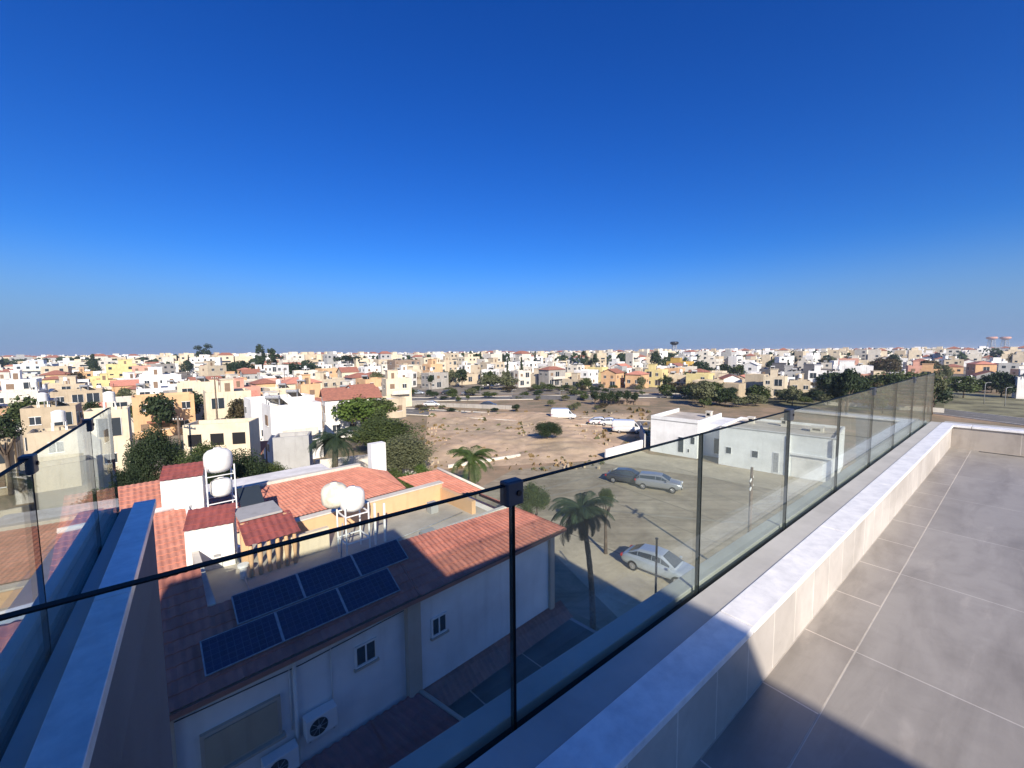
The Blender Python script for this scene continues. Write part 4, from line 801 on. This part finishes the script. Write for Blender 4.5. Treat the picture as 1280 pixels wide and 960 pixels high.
def car(p,rz,pm,label,style='sedan',name='parked_car'):
    t=thing(name,p,rz,label,'car' if style!='van' else 'van','parked cars on the lot' if style!='van' else 'white vans by the road')
    L={'sedan':4.6,'suv':4.5,'van':5.2}[style]; W=.9
    if style=='sedan': prof=[(-2.3,.45,.62,.72),(-2.2,.28,.90,.84),(-1.6,.22,1.0,.9),(-.9,.22,.95,.9),(.9,.22,.95,.9),(1.5,.22,.88,.89),(2.1,.26,.76,.82),(2.3,.42,.60,.70)]; cab=[(-1.85,.70,.60,.95,.99),(-1.15,.76,.58,.94,1.36),(-.2,.78,.60,.94,1.46),(.35,.78,.60,.94,1.42),(1.25,.76,.66,.90,.96)]
    elif style=='suv': prof=[(-2.25,.5,.8,.74),(-2.15,.32,1.05,.86),(-1.4,.28,1.1,.92),(.8,.28,1.08,.92),(1.45,.28,1.05,.90),(2.1,.32,.95,.84),(2.25,.5,.75,.72)]; cab=[(-2.1,.76,.66,1.02,1.12),(-1.75,.80,.62,1.02,1.50),(-.2,.82,.62,1.02,1.58),(.35,.82,.62,1.01,1.54),(1.15,.80,.72,1.04,1.1)]
    else: prof=[(-2.6,.4,1.0,.86),(-2.5,.3,1.15,.93),(1.2,.3,1.15,.93),(1.9,.3,1.12,.92),(2.5,.32,.95,.86),(2.6,.45,.8,.78)]; cab=[(-2.52,.88,.84,1.14,2.1),(-2.3,.9,.86,1.14,2.25),(.5,.9,.84,1.14,2.25),(1.1,.88,.78,1.13,2.15),(1.95,.86,.76,1.1,1.25)]
    mb=MB(); loft(mb,[(x,carsec(w,zb,zt)) for x,zb,zt,w in prof]); b=mb.build('body',M[pm],t)
    s=b.modifiers.new('sub','SUBSURF'); s.levels=1; s.render_levels=1
    mb=MB(); loft(mb,[(x,cabsec(w,wt,zb,zt)) for x,w,wt,zb,zt in cab],smooth=False); mb.build('cabin',M[pm],t)
    # glazing as panes slightly proud of the cabin
    def quad(i,j,side):
        mb=MB(); a=cab[i];b_=cab[j]
        def pt(c,f): x,w,wt,zb,zt=c; return Vector((x,side*(w+(wt-w)*f+.006),zb+(zt-.06-zb)*f))
        P=[pt(a,.18),pt(b_,.18),pt(b_,.86),pt(a,.86)]; cx=sum(P,Vector())/4; P=[q.lerp(cx,.05) for q in P]; q2=[q+Vector((0,side*.006,0)) for q in P]; mb.mesh(P+q2,[(0,1,2,3),(7,6,5,4)]+[(k,4+k,4+(k+1)%4,(k+1)%4) for k in range(4)]); mb.build('side_window',M['glassdark'],t)
    rng=range(len(cab)-1) if style!='van' else range(3,4)
    for i in rng:
        for sd in (-1,1): quad(i,i+1,sd)
    def screen(i,j,name):
        a=cab[i];b_=cab[j]; mb=MB()
        P=[Vector((a[0],-a[2]+.1,a[4])),Vector((a[0],a[2]-.1,a[4])),Vector((b_[0],b_[1]-.06,b_[4] if b_[4]<a[4] else b_[4])),Vector((b_[0],-b_[1]+.06,b_[4]))]
        cx=sum(P,Vector())/4; n=(P[1]-P[0]).cross(P[3]-P[0]).normalized(); n=n if n.z>0 else -n; P=[q.lerp(cx,.1)+n*.012 for q in P]; q2=[q+n*.008 for q in P]
        mb.mesh(P+q2,[(3,2,1,0),(4,5,6,7)]+[(k,4+k,4+(k+1)%4,(k+1)%4) for k in range(4)]); mb.build(name,M['glassdark'],t)
    screen(-2,-1,'windscreen'); 
    if style!='van': screen(1,0,'rear_window')
    fx=prof[-2][0]; bx=prof[1][0]; zt=prof[-2][2]
    for sd in (-1,1):
        mb=MB(); mb.box(fx-.12,fx+.14,sd*.62-.16,sd*.62+.16,zt-.26,zt-.09); mb.build('headlight',M['lamp'],t,bevel=.03)
        mb=MB(); mb.box(bx-.10,bx+.08,sd*.66-.14,sd*.66+.14,prof[1][2]-.28,prof[1][2]-.1); mb.build('tail_light',M['redlamp'],t,bevel=.03)
        mb=MB(); mb.box(cab[-1][0]-.35,cab[-1][0]-.2,sd*.92-.10*(sd<0),sd*.92+.10*(sd>0),cab[-1][3]+.02,cab[-1][3]+.14); mb.build('wing_mirror',M[pm],t,bevel=.02)
        for x in (-1.38,1.42):
            mb=MB(); mb.cyl((x,sd*.70,.32),(x,sd*.915,.32),.325,n=22); o=mb.build('wheel',M['tyre'],t,bevel=.02)
            mb=MB(); mb.cyl((x,sd*.90,.32),(x,sd*.925,.32),.20,n=16)
            for k in range(5): a=k*1.2566; mb.cyl((x,sd*.93,.32),(x+.19*math.cos(a),sd*.93,.32+.19*math.sin(a)),.022,n=5)
            mb.build('rim',M['chrome'],o)
    mb=MB(); mb.box(prof[-1][0]-.08,prof[-1][0]+.01,-.45,.45,.36,.52); mb.build('grille',M['slot'],t)
    mb=MB(); mb.box(prof[-1][0]+.012,prof[-1][0]+.025,-.26,.26,.40,.50); mb.build('number_plate',M['frame'],t)
    return t
def azr(az): return R(90-az)
p=G(824,716); p.z=.013; car(p,azr(133),'silver_paint','silver-blue saloon car parked near the glass below')
p=G(823,611); p.z=.012; car(p,azr(118),'grey_paint','grey estate car of the pair on the lot, the nearer one',style='suv')
p=G(785,603); p.z=.012; car(p,azr(118),'dark_paint','dark car of the pair on the lot, behind the grey one')
p=G(704,524); p.z=.03; car(p,azr(95),'white_paint','white delivery van by the road left of the white cars',style='van',name='parked_van')
p=G(784,541); p.z=.01; car(p,azr(100),'white_paint','white van beside the villa yard wall',style='van',name='parked_van')
p=G(751,531); p.z=.03; car(p,azr(100),'white_paint','white car in the road, left of two'); p=G(764,532); p.z=.03; car(p,azr(100),'white_paint','white car in the road, right of two')
for i,(x,y,pm) in enumerate([(560,489,'dark_paint'),(585,490,'grey_paint'),(540,504,'white_paint'),(610,505,'dark_paint'),(522,489,'silver_paint')]):
    p=G(x,y+4); p.z=.03; car(p,azr(95),pm,['small dark car far down the road above the olive bush line','grey car on the far carriageway','white car on the near carriageway by the earth field','dark car on the near carriageway','silver car at the left end of the far carriageway'][i])
# ---- poles, lamps, masts
def pole(x,y,h,label,arms=(6.4,5.9),r=.09,az=100):
    t=thing('utility_pole',(x,y,0),azr(az),label,'utility pole','wooden utility poles')
    mb=MB(); mb.tube([(0,0,0),(0,0,h*.5),(0,0,h)],[r*1.3,r*1.1,r*.8],10); mb.build('shaft',M['wood'],t)
    for a in arms:
        mb=MB(); mb.box(-.55,.55,-.04,.04,a-.05,a+.05); c=mb.build('crossarm',M['wood'],t)
        for k in (-.5,-.2,.2,.5): mb=MB(); mb.lathe([(.03,0),(.05,.04),(.03,.08),(.045,.12),(.0,.15)],(k,0,a+.05),8); mb.build('insulator',M['frame'],c)
pole(13.9,23.0,7.2,'wooden utility pole with crossarms seen through the glass by the parapet',az=38)
def lamp(x,y,h,az,label,group='street lamps'):
    t=thing('street_lamp',(x,y,0),azr(az),label,'street lamp',group)
    mb=MB(); mb.tube([(0,0,0),(0,0,h*.9),(.15,0,h*.98),(.9,0,h)],[.08,.055,.045,.035],8); mb.build('shaft',M['galv'],t)
    mb=MB(); mb.box(.8,1.35,-.10,.10,h-.05,h+.04); mb.build('lamp_head',M['grey'],t,bevel=.02)
mb=MB(); p=DP(821,674,17.0); mb.cyl((0,0,0),(0,0,p.z),.055,.045,n=10); mb.cyl((0,0,p.z),(0,0,p.z+.05),.07,n=10); tag(mb.build('steel_post',M['metal'],None,(p.x,p.y,0)),'thin dark steel post standing before the silver car','post')
for i,(x,yt,d) in enumerate([(700,488,120),(762,486,118),(640,487,125),(845,482,122),(1232,478,100),(1098,474,118),(1258,484,96),(1180,480,120),(600,484,135),(540,480,140)]):
    q=DP(x,yt,d); lamp(q.x,q.y,q.z,90,None)
for i,(x,yt,d) in enumerate([(268,470,60),(222,520,38),(420,480,95),(355,460,120),(1070,470,115)]):
    q=DP(x,yt,d); pole(q.x,q.y,q.z,['utility pole beside the orange-red pitched roof','utility pole in front of the big dark tree','utility pole by the white gabled house','utility pole above the peach roofs','utility pole behind the villa'][i],arms=(q.z-.4,),r=.1)
def mast(x,yt,d,label,stripes=True):
    q=DP(x,yt,d); h=q.z; t=thing('lattice_mast',(q.x,q.y,0),0,label,'mast'); w=d*.006
    mb=MB(); L4=[(-w,-w),(w,-w),(w,w),(-w,w)]
    for a,b in L4: mb.cyl((a,b,0),(a*.6,b*.6,h*.82),d*.0006,n=5)
    for k in range(8):
        z=h*.82*k/8; f=1-.4*k/8
        for (a,b),(c,e) in zip(L4,L4[1:]+L4[:1]): mb.cyl((a*f,b*f,z),(c*(f-.05),e*(f-.05),z+h*.82/8),d*.0004,n=4)
    mb.build('lattice',M['galv'],t)
    mb=MB(); mb.lathe([(w*.5,h*.80),(w*1.5,h*.86),(w*1.7,h*.95),(w*1.3,h),(0.01,h)],(0,0,0),16); mb.build('head',M['pink'] if stripes else M['metal'],t)
mast(1240,421,1400,'left of two distant reddish-headed towers on the right skyline'); mast(1257,421,1400,'right of two distant reddish-headed towers on the right skyline'); mast(843,427,600,'dark antenna mast on the skyline right of centre',False)
lamp_names=0
# ---- random town
def free(x,y,r):
    return all((x-a)**2+(y-b)**2>(r*.85+c)**2 for a,b,c in FOOT)
cols=['white']*11+['offwhite']*7+['cream']*6+['sand']*3+['peach']*3+['yellow','pink','beige','grey','concrete']
rows=[]; cnt=0
def addrandom(target,dmin,dmax,tries=9000,pxr=(-30,1320),zone=False):
    global cnt; k=0
    for _ in range(tries):
        if k>=target: break
        px=rnd.uniform(*pxr); u=rnd.random(); dist=dmin*(dmax/dmin)**u; th=math.atan((px-640)/F); x=dist*math.tan(th); y=dist
        if zone: pass
        elif 490<px<880 and dist<(160 if px<760 else 150): continue
        if 490<px<880 and dist<260 and rnd.random()<.0: continue
        if not zone and px>=880 and dist<(150 if px>1150 else 108): continue
        if px<490 and dist<78: continue
        w=rnd.uniform(5.5,9.5); d=rnd.uniform(5,8)
        if not free(x,y,math.hypot(w,d)/2): continue
        h=rnd.choice([3.4,3.8,4.2,5.8,6.2]) if dist<160 else rnd.choice([3.8,5.6,6.2,6.6,6.8,9.2])
        roof='flat' if rnd.random()<(.66 if dist<170 else .82) else rnd.choice(['hip','gable'])
        ex=tuple(rnd.sample(['tank','heater','room','antenna'],rnd.choice([1,2,2,3]))) if roof=='flat' else ()
        if dist>330: ex=tuple(e for e in ex if e=='room')
        if roof!='flat': h=min(h,7.4)
        house(x,y,R(90-(47 if px<700 else 40)+rnd.choice([0,0,0,8,-8,25])),w,d,h,rnd.choice(cols),roof,rm=rnd.choice(['tilered','tileold','tileold']),extra=ex,bal=rnd.random()<.3 and dist<330,deck=rnd.choice(['roofpale','roofgrey','roofwhite']),seed=_,group='houses of the town')
        k+=1
addrandom(26,106,160,3000,(868,1120),True); addrandom(16,150,190,3000,(500,870),True); addrandom(66,78,160); addrandom(125,140,330)
for i in range(72):
    for _ in range(40):
        px=rnd.uniform(-20,1300) if i%3 else rnd.uniform(900,1290); dist=62*(8.5**rnd.random()); x=(px-640)/F*dist
        if 490<px<880 and dist<155 or px>=880 and dist<130: continue
        if free(x,dist,2.2): break
    else: continue
    k=rnd.choice(['dark','dark','mid','olive','brown','cypress','mid'] ); h=rnd.uniform(4,8) if k!='cypress' else rnd.uniform(8,12)
    if dist>250: h*=1.25
    tree(x,dist,h,h*rnd.uniform(.32,.5) if k!='cypress' else 1.0,k)
# far town: uncountable roofs towards the horizon
r=random.Random(5); mb=MB(); NF=[f for f in FOOT if f[1]>250]
fm=[M['white'],M['offwhite'],M['cream'],M['sand'],M['grey'],M['glassdark'],M['tileold'],M['leafdark']]
for i in range(3800):
    px=r.uniform(-60,1340); dist=325*(7.0**r.random()); x=(px-640)/F*dist; y=dist; a=R(r.choice([43,50,35])); c,s=math.cos(a),math.sin(a)
    f_=min(1,.5+(dist-325)/900); w=r.uniform(8,20)*f_+3; d=r.uniform(8,14)*f_+2; h=r.choice([5,6,6.5,7,9,9,10,12.5,13.5])+max(0,(dist-900)/500)*r.uniform(0,3); fn=lambda X,Y,Z:(x+X*c-Y*s,y+X*s+Y*c,Z)
    m_=r.choice([0,0,0,1,1,2,2,3,4]); mb.box(-w/2,w/2,-d/2,d/2,0,h,m_,fn=fn)
    k_=r.random()
    if k_<.45: mb.box(-w*.2,w*.15,-2,2,h+.001,h+2.2,m_,fn=fn)
    elif k_<.6: mb.mesh([fn(-w/2-.4,-d/2-.4,h),fn(w/2+.4,-d/2-.4,h),fn(w/2+.4,d/2+.4,h),fn(-w/2-.4,d/2+.4,h),fn(-w/4,0,h+2),fn(w/4,0,h+2)],[(0,1,5,4),(1,2,5),(2,3,4,5),(3,0,4)],6)
    if k_>.5 and dist<900: X=r.uniform(-w*.3,w*.3); mb.box(X,X+1.1,1,2,h+.4,h+1.6,0,fn=fn); mb.box(X+1.6,X+3.2,0,1.4,h+.2,h+1.0,5,fn=fn)
    if k_>.3 and dist<900: mb.box(-w*.3,w*.3,-d/2-1.4,-d/2-.02,h*.5,h*.5+.9,m_,fn=fn); mb.box(-w*.3,w*.3,-d/2-.08,-d/2-.02,h*.5+.9,h*.5+2.2,5,fn=fn)
    if dist<1100:
        for fl in range(int(h/3.2)):
            for k in range(int(w/4)):
                if r.random()<.6: X=-w/2+4*k+1.2; mb.box(X,X+1.6,-d/2-.1,-d/2-.01,fl*3.2+1,fl*3.2+2.4,5,fn=fn)
            for k in range(int(d/4)):
                if r.random()<.6: X=-d/2+4*k+1.2; mb.box(-w/2-.1,-w/2-.01,X,X+1.6,fl*3.2+1,fl*3.2+2.4,5,fn=fn)
    if r.random()<.42:
        tx,ty=r.uniform(-20,20),r.uniform(-20,20); R0=r.uniform(3,6); cz=r.uniform(4,9)
        for _ in range(26):
            v=Vector((r.gauss(0,1),r.gauss(0,1),r.gauss(0,.8))).normalized()*R0*r.uniform(.5,1); q=Vector((x+tx+v.x,y+ty+v.y,cz+v.z)); a_=Vector((r.uniform(-1,1),r.uniform(-1,1),r.uniform(-1,1))).normalized()*1.8; b_=a_.orthogonal().normalized()*1.8
            mb.face([q-a_,q-b_,q+a_,q+b_],7)
o=mb.build('distant_town',fm); tag(o,'dense pale roofs of the far town under the horizon','town',kind='stuff')
# sea and low hills beyond
M['sea']=mat('sea_water',(.03,.08,.14),.2,0); mb=MB(); mb.face([(-20000,5200,.5),(20000,3400,.5),(20000,24000,.5),(-20000,24000,.5)]); mb.build('sea',M['sea'])['kind']='structure'
# dry tufts and stones on the field (uncountable)
r=random.Random(9); mb=MB()
for i in range(380):
    px=r.uniform(525,820); py=r.uniform(512,590); q=G(px,py)
    if px>757 and py>560: continue
    s=r.uniform(.12,.5)*(q.y/60)
    for k in range(3):
        a=r.uniform(0,6.28); mb.face([(q.x-s*math.cos(a),q.y-s*math.sin(a),.1),(q.x+s*math.cos(a),q.y+s*math.sin(a),0),(q.x+s*.5*math.cos(a),q.y+s*.5*math.sin(a),s*r.uniform(.5,1.1)),(q.x-s*.6*math.cos(a),q.y-s*.6*math.sin(a),s*r.uniform(.5,1.1))],0 if r.random()<.6 else 1)
o=mb.build('dry_scrub',[M['leafdry'],M['leafolive']]); tag(o,'scattered dry tufts on the red earth field','scrub',kind='stuff')
mb=MB()
for i in range(420):
    px=r.uniform(535,830); py=r.uniform(512,588); q=G(px,py)
    if px>757 and py>560: continue
    cl=noise.noise(Vector((q.x*.12,q.y*.1,3)))
    if cl<.12: continue
    s_=r.uniform(.05,.18); a=r.uniform(0,3); z=.25; c,s2=math.cos(a),math.sin(a)
    mb.box(-s_,s_,-s_*.7,s_*.7,-.3,s_*r.uniform(.5,1),r.choice([0,0,1]),fn=lambda X,Y,Z:(q.x+X*c-Y*s2,q.y+X*s2+Y*c,z+Z+X*.3))
o=mb.build('rubble',[M['beige'],M['field']]); tag(o,'scattered rubble and stones on the red earth field','rubble',kind='stuff')
# worn wheel tracks over the lot and the field
for i,(a,b) in enumerate([((600,640),(800,585)),((612,648),(812,592)),((700,640),(1010,650)),((560,560),(700,528)),((567,566),(712,531)),((640,566),(560,524)),((905,640),(1040,628))]):
    p,q=G(*a),G(*b); d=(q-p).normalized(); sd_=Vector((-d.y,d.x,0)); mb=MB(); nn=24; z=.019 if i in (0,1,2,6) else .30
    if z>.1: continue
    for k in range(nn):
        w0=.16+.08*noise.noise(Vector((k*.4,i,0))); w1=.16+.08*noise.noise(Vector(((k+1)*.4,i,0)))
        o0=sd_*math.sin(k/nn*3+i)*1.2; o1=sd_*math.sin((k+1)/nn*3+i)*1.2; a_=p.lerp(q,k/nn)+o0; b_=p.lerp(q,(k+1)/nn)+o1
        mb.face([(v.x,v.y,z) for v in (a_-sd_*w0,b_-sd_*w1,b_+sd_*w1,a_+sd_*w0)])
    mb.build('wheel_track',M['track'])['kind']='structure'
# low walls by the road
for i,(a,b,h,m_,lab) in enumerate([((515,507),(640,512),1.0,'concrete','low concrete wall along the near road, left stretch'),((640,499),(742,500),1.2,'darkgrey','dark low wall between the carriageways'),((742,503),(812,507),1.0,'brown','brown low wall below the roadside shrubs'),((560,585),(650,571),.4,'offwhite','low pale kerb wall at the edge of the earth field'),((470,590),(530,600),1.2,'garden','white garden wall behind the red roof corner'),((1030,506),(1180,516),1.0,'offwhite','long pale low wall beyond the parapet on the right'),((395,592),(470,583),1.6,'offwhite','pale garden wall under the left palm'),((840,487),(935,485),2.4,'beige','long beige yard wall behind the villa')]):
    t=thing('low_wall',(0,0,0),0,lab,'wall'); wallseg(t,G(*a),G(*b),h,.25,M[m_])
# ------------------------------------------------------------ automatic labels for the unlabelled town
LM=[(30,'the office block'),(95,'the reddish tree'),(155,'the tall yellow house'),(205,'the white roof-terrace house'),(258,'the white apartment block'),(333,'the ragged pines'),(385,'the orange hip roof'),(436,'the umbrella pine'),(505,'the brown apartment block'),(560,'the cream terraces'),(620,'the olive hillock'),(669,'the lone cypress'),(737,'the conifer pair'),(795,'the red-roofed peach house'),(843,'the antenna mast'),(890,'the garden trees'),(951,'the round tree'),(1000,'the dark villa'),(1066,'the bright white modern house'),(1110,'the large brownish tree'),(1176,'the right lawn'),(1250,'the two distant towers')]
def near_lm(px): return min(LM,key=lambda q:abs(q[0]-px))[1]
def band(d): return 'well below' if d<85 else 'just below' if d<170 else 'near' if d<320 else 'on the horizon by'
ORD=['first','second','third','fourth','fifth','sixth','seventh','eighth','ninth','tenth','eleventh','twelfth','thirteenth','fourteenth','fifteenth','sixteenth','seventeenth','eighteenth','nineteenth','twentieth']+['%dth'%i for i in range(21,60)]
pend={}
for t,col,roof,h,w,ex,auto in HOUSES:
    if not auto: continue
    x,y,_=t.location; st={1:'single-storey',2:'two-storey',3:'three-storey',4:'four-storey',5:'five-storey'}.get(max(1,int((h-.3)/3)),'tall')
    fe='red pitched roof' if roof!='flat' else 'roof room' if 'room' in ex else 'roof tank' if 'tank' in ex else 'solar heater' if 'heater' in ex else 'bare flat roof'
    pend.setdefault(f"{CN[col]} {st} house with {fe} {band(y)} {near_lm(projx(x,y))}",[]).append(t)
for t,kind,auto,x,y in TREES:
    if auto: pend.setdefault(f"{KN[kind]} {band(y)} {near_lm(projx(x,y))}",[]).append(t)
for o in list(bpy.data.objects):
    if o.name.startswith('street_lamp') and not o.parent and 'label' not in o: pend.setdefault(f"tall grey street lamp {band(o.location.y)} {near_lm(projx(o.location.x,o.location.y))}",[]).append(o)
for k,l in pend.items():
    l.sort(key=lambda o:o.location.x/o.location.y)
    for i,o in enumerate(l): o['label']=k if len(l)==1 else (f"{k}, left of two" if i==0 else f"{k}, right of two") if len(l)==2 else f"{k}, {ORD[i]} from left"
for t,kind,auto,x,y in TREES:
    if auto and 'group' not in t: t['group']='trees of the town'
M['haze']=bpy.data.materials.new('thin_haze'); M['haze'].use_nodes=True; nt=M['haze'].node_tree; nt.nodes.remove(nt.nodes['Principled BSDF']); pv=nt.nodes.new('ShaderNodeVolumePrincipled')
pv.inputs['Color'].default_value=(.70,.85,1.0,1); pv.inputs['Density'].default_value=.00022; pv.inputs['Anisotropy'].default_value=.2; nt.links.new(pv.outputs[0],nt.nodes['Material Output'].inputs['Volume'])
mb=MB(); mb.box(-21000,21000,-400,25000,-1,40); o=mb.build('haze',M['haze']); tag(o,kind='stuff',label='thin pale blue air haze over the whole town')
# ------------------------------------------------------------ light, sky, camera
SUN_EL=R(28.5); TRAVEL=R(-16)  # light travels towards azimuth -16 deg (from +Y, clockwise)
sd=bpy.data.lights.new('sun','SUN'); sd.energy=5.0; sd.angle=R(.55); sd.color=(1,.89,.75); so=bpy.data.objects.new('sun',sd); C.objects.link(so)
d=Vector((math.sin(TRAVEL)*math.cos(SUN_EL),math.cos(TRAVEL)*math.cos(SUN_EL),-math.sin(SUN_EL))); so.rotation_euler=d.to_track_quat('-Z','Y').to_euler(); so.location=(0,-20,40)
w=bpy.data.worlds.new('World'); S.world=w; w.use_nodes=True; nt=w.node_tree; bg=nt.nodes['Background']
sk=nt.nodes.new('ShaderNodeTexSky'); sk.sky_type='NISHITA'; sk.sun_disc=False; sk.sun_elevation=SUN_EL; sk.sun_rotation=R(180)+TRAVEL
sk.air_density=1.0; sk.dust_density=.6; sk.ozone_density=3.0; sk.altitude=0
hs=nt.nodes.new('ShaderNodeHueSaturation'); hs.inputs['Hue'].default_value=.515; hs.inputs['Saturation'].default_value=1.35; hs.inputs['Value'].default_value=1.0
nt.links.new(sk.outputs[0],hs.inputs['Color'])
tn=nt.nodes.new('ShaderNodeMix'); tn.data_type='RGBA'; tn.blend_type='MULTIPLY'; tn.inputs['Factor'].default_value=1; tn.inputs['B'].default_value=(.42,.90,1.33,1); nt.links.new(hs.outputs[0],tn.inputs['A'])
# pale blue-grey air low over the sea
tcw=nt.nodes.new('ShaderNodeTexCoord'); sx=nt.nodes.new('ShaderNodeSeparateXYZ'); nt.links.new(tcw.outputs['Generated'],sx.inputs[0])
cr=nt.nodes.new('ShaderNodeMapRange'); cr.interpolation_type='SMOOTHERSTEP'; cr.inputs['From Min'].default_value=-.01; cr.inputs['From Max'].default_value=.24; cr.inputs['To Min'].default_value=.92; cr.inputs['To Max'].default_value=0; nt.links.new(sx.outputs['Z'],cr.inputs['Value'])
hz=nt.nodes.new('ShaderNodeMix'); hz.data_type='RGBA'; hz.inputs['B'].default_value=(2.1,3.1,5.4,1); nt.links.new(cr.outputs[0],hz.inputs['Factor']); nt.links.new(tn.outputs['Result'],hz.inputs['A'])
nt.links.new(hz.outputs['Result'],bg.inputs['Color']); bg.inputs['Strength'].default_value=.072
cam=bpy.data.cameras.new('camera'); co=bpy.data.objects.new('camera',cam); C.objects.link(co); S.camera=co
cam.sensor_fit='HORIZONTAL'; cam.sensor_width=36; cam.lens=F/1280*36; cam.clip_start=.05; cam.clip_end=60000
co.matrix_world=Matrix.Translation((0,0,EYE))@Matrix.Rotation(R(90)-PITCH,4,'X')@Matrix.Rotation(-ROLL,4,'Z')
S.view_settings.view_transform='Standard'; S.view_settings.look='None'; S.view_settings.exposure=.6; S.view_settings.gamma=1
S.render.resolution_x=1024; S.render.resolution_y=768
if S.render.engine!='CYCLES': S.render.engine='CYCLES'
S.cycles.max_bounces=8; S.cycles.transparent_max_bounces=24
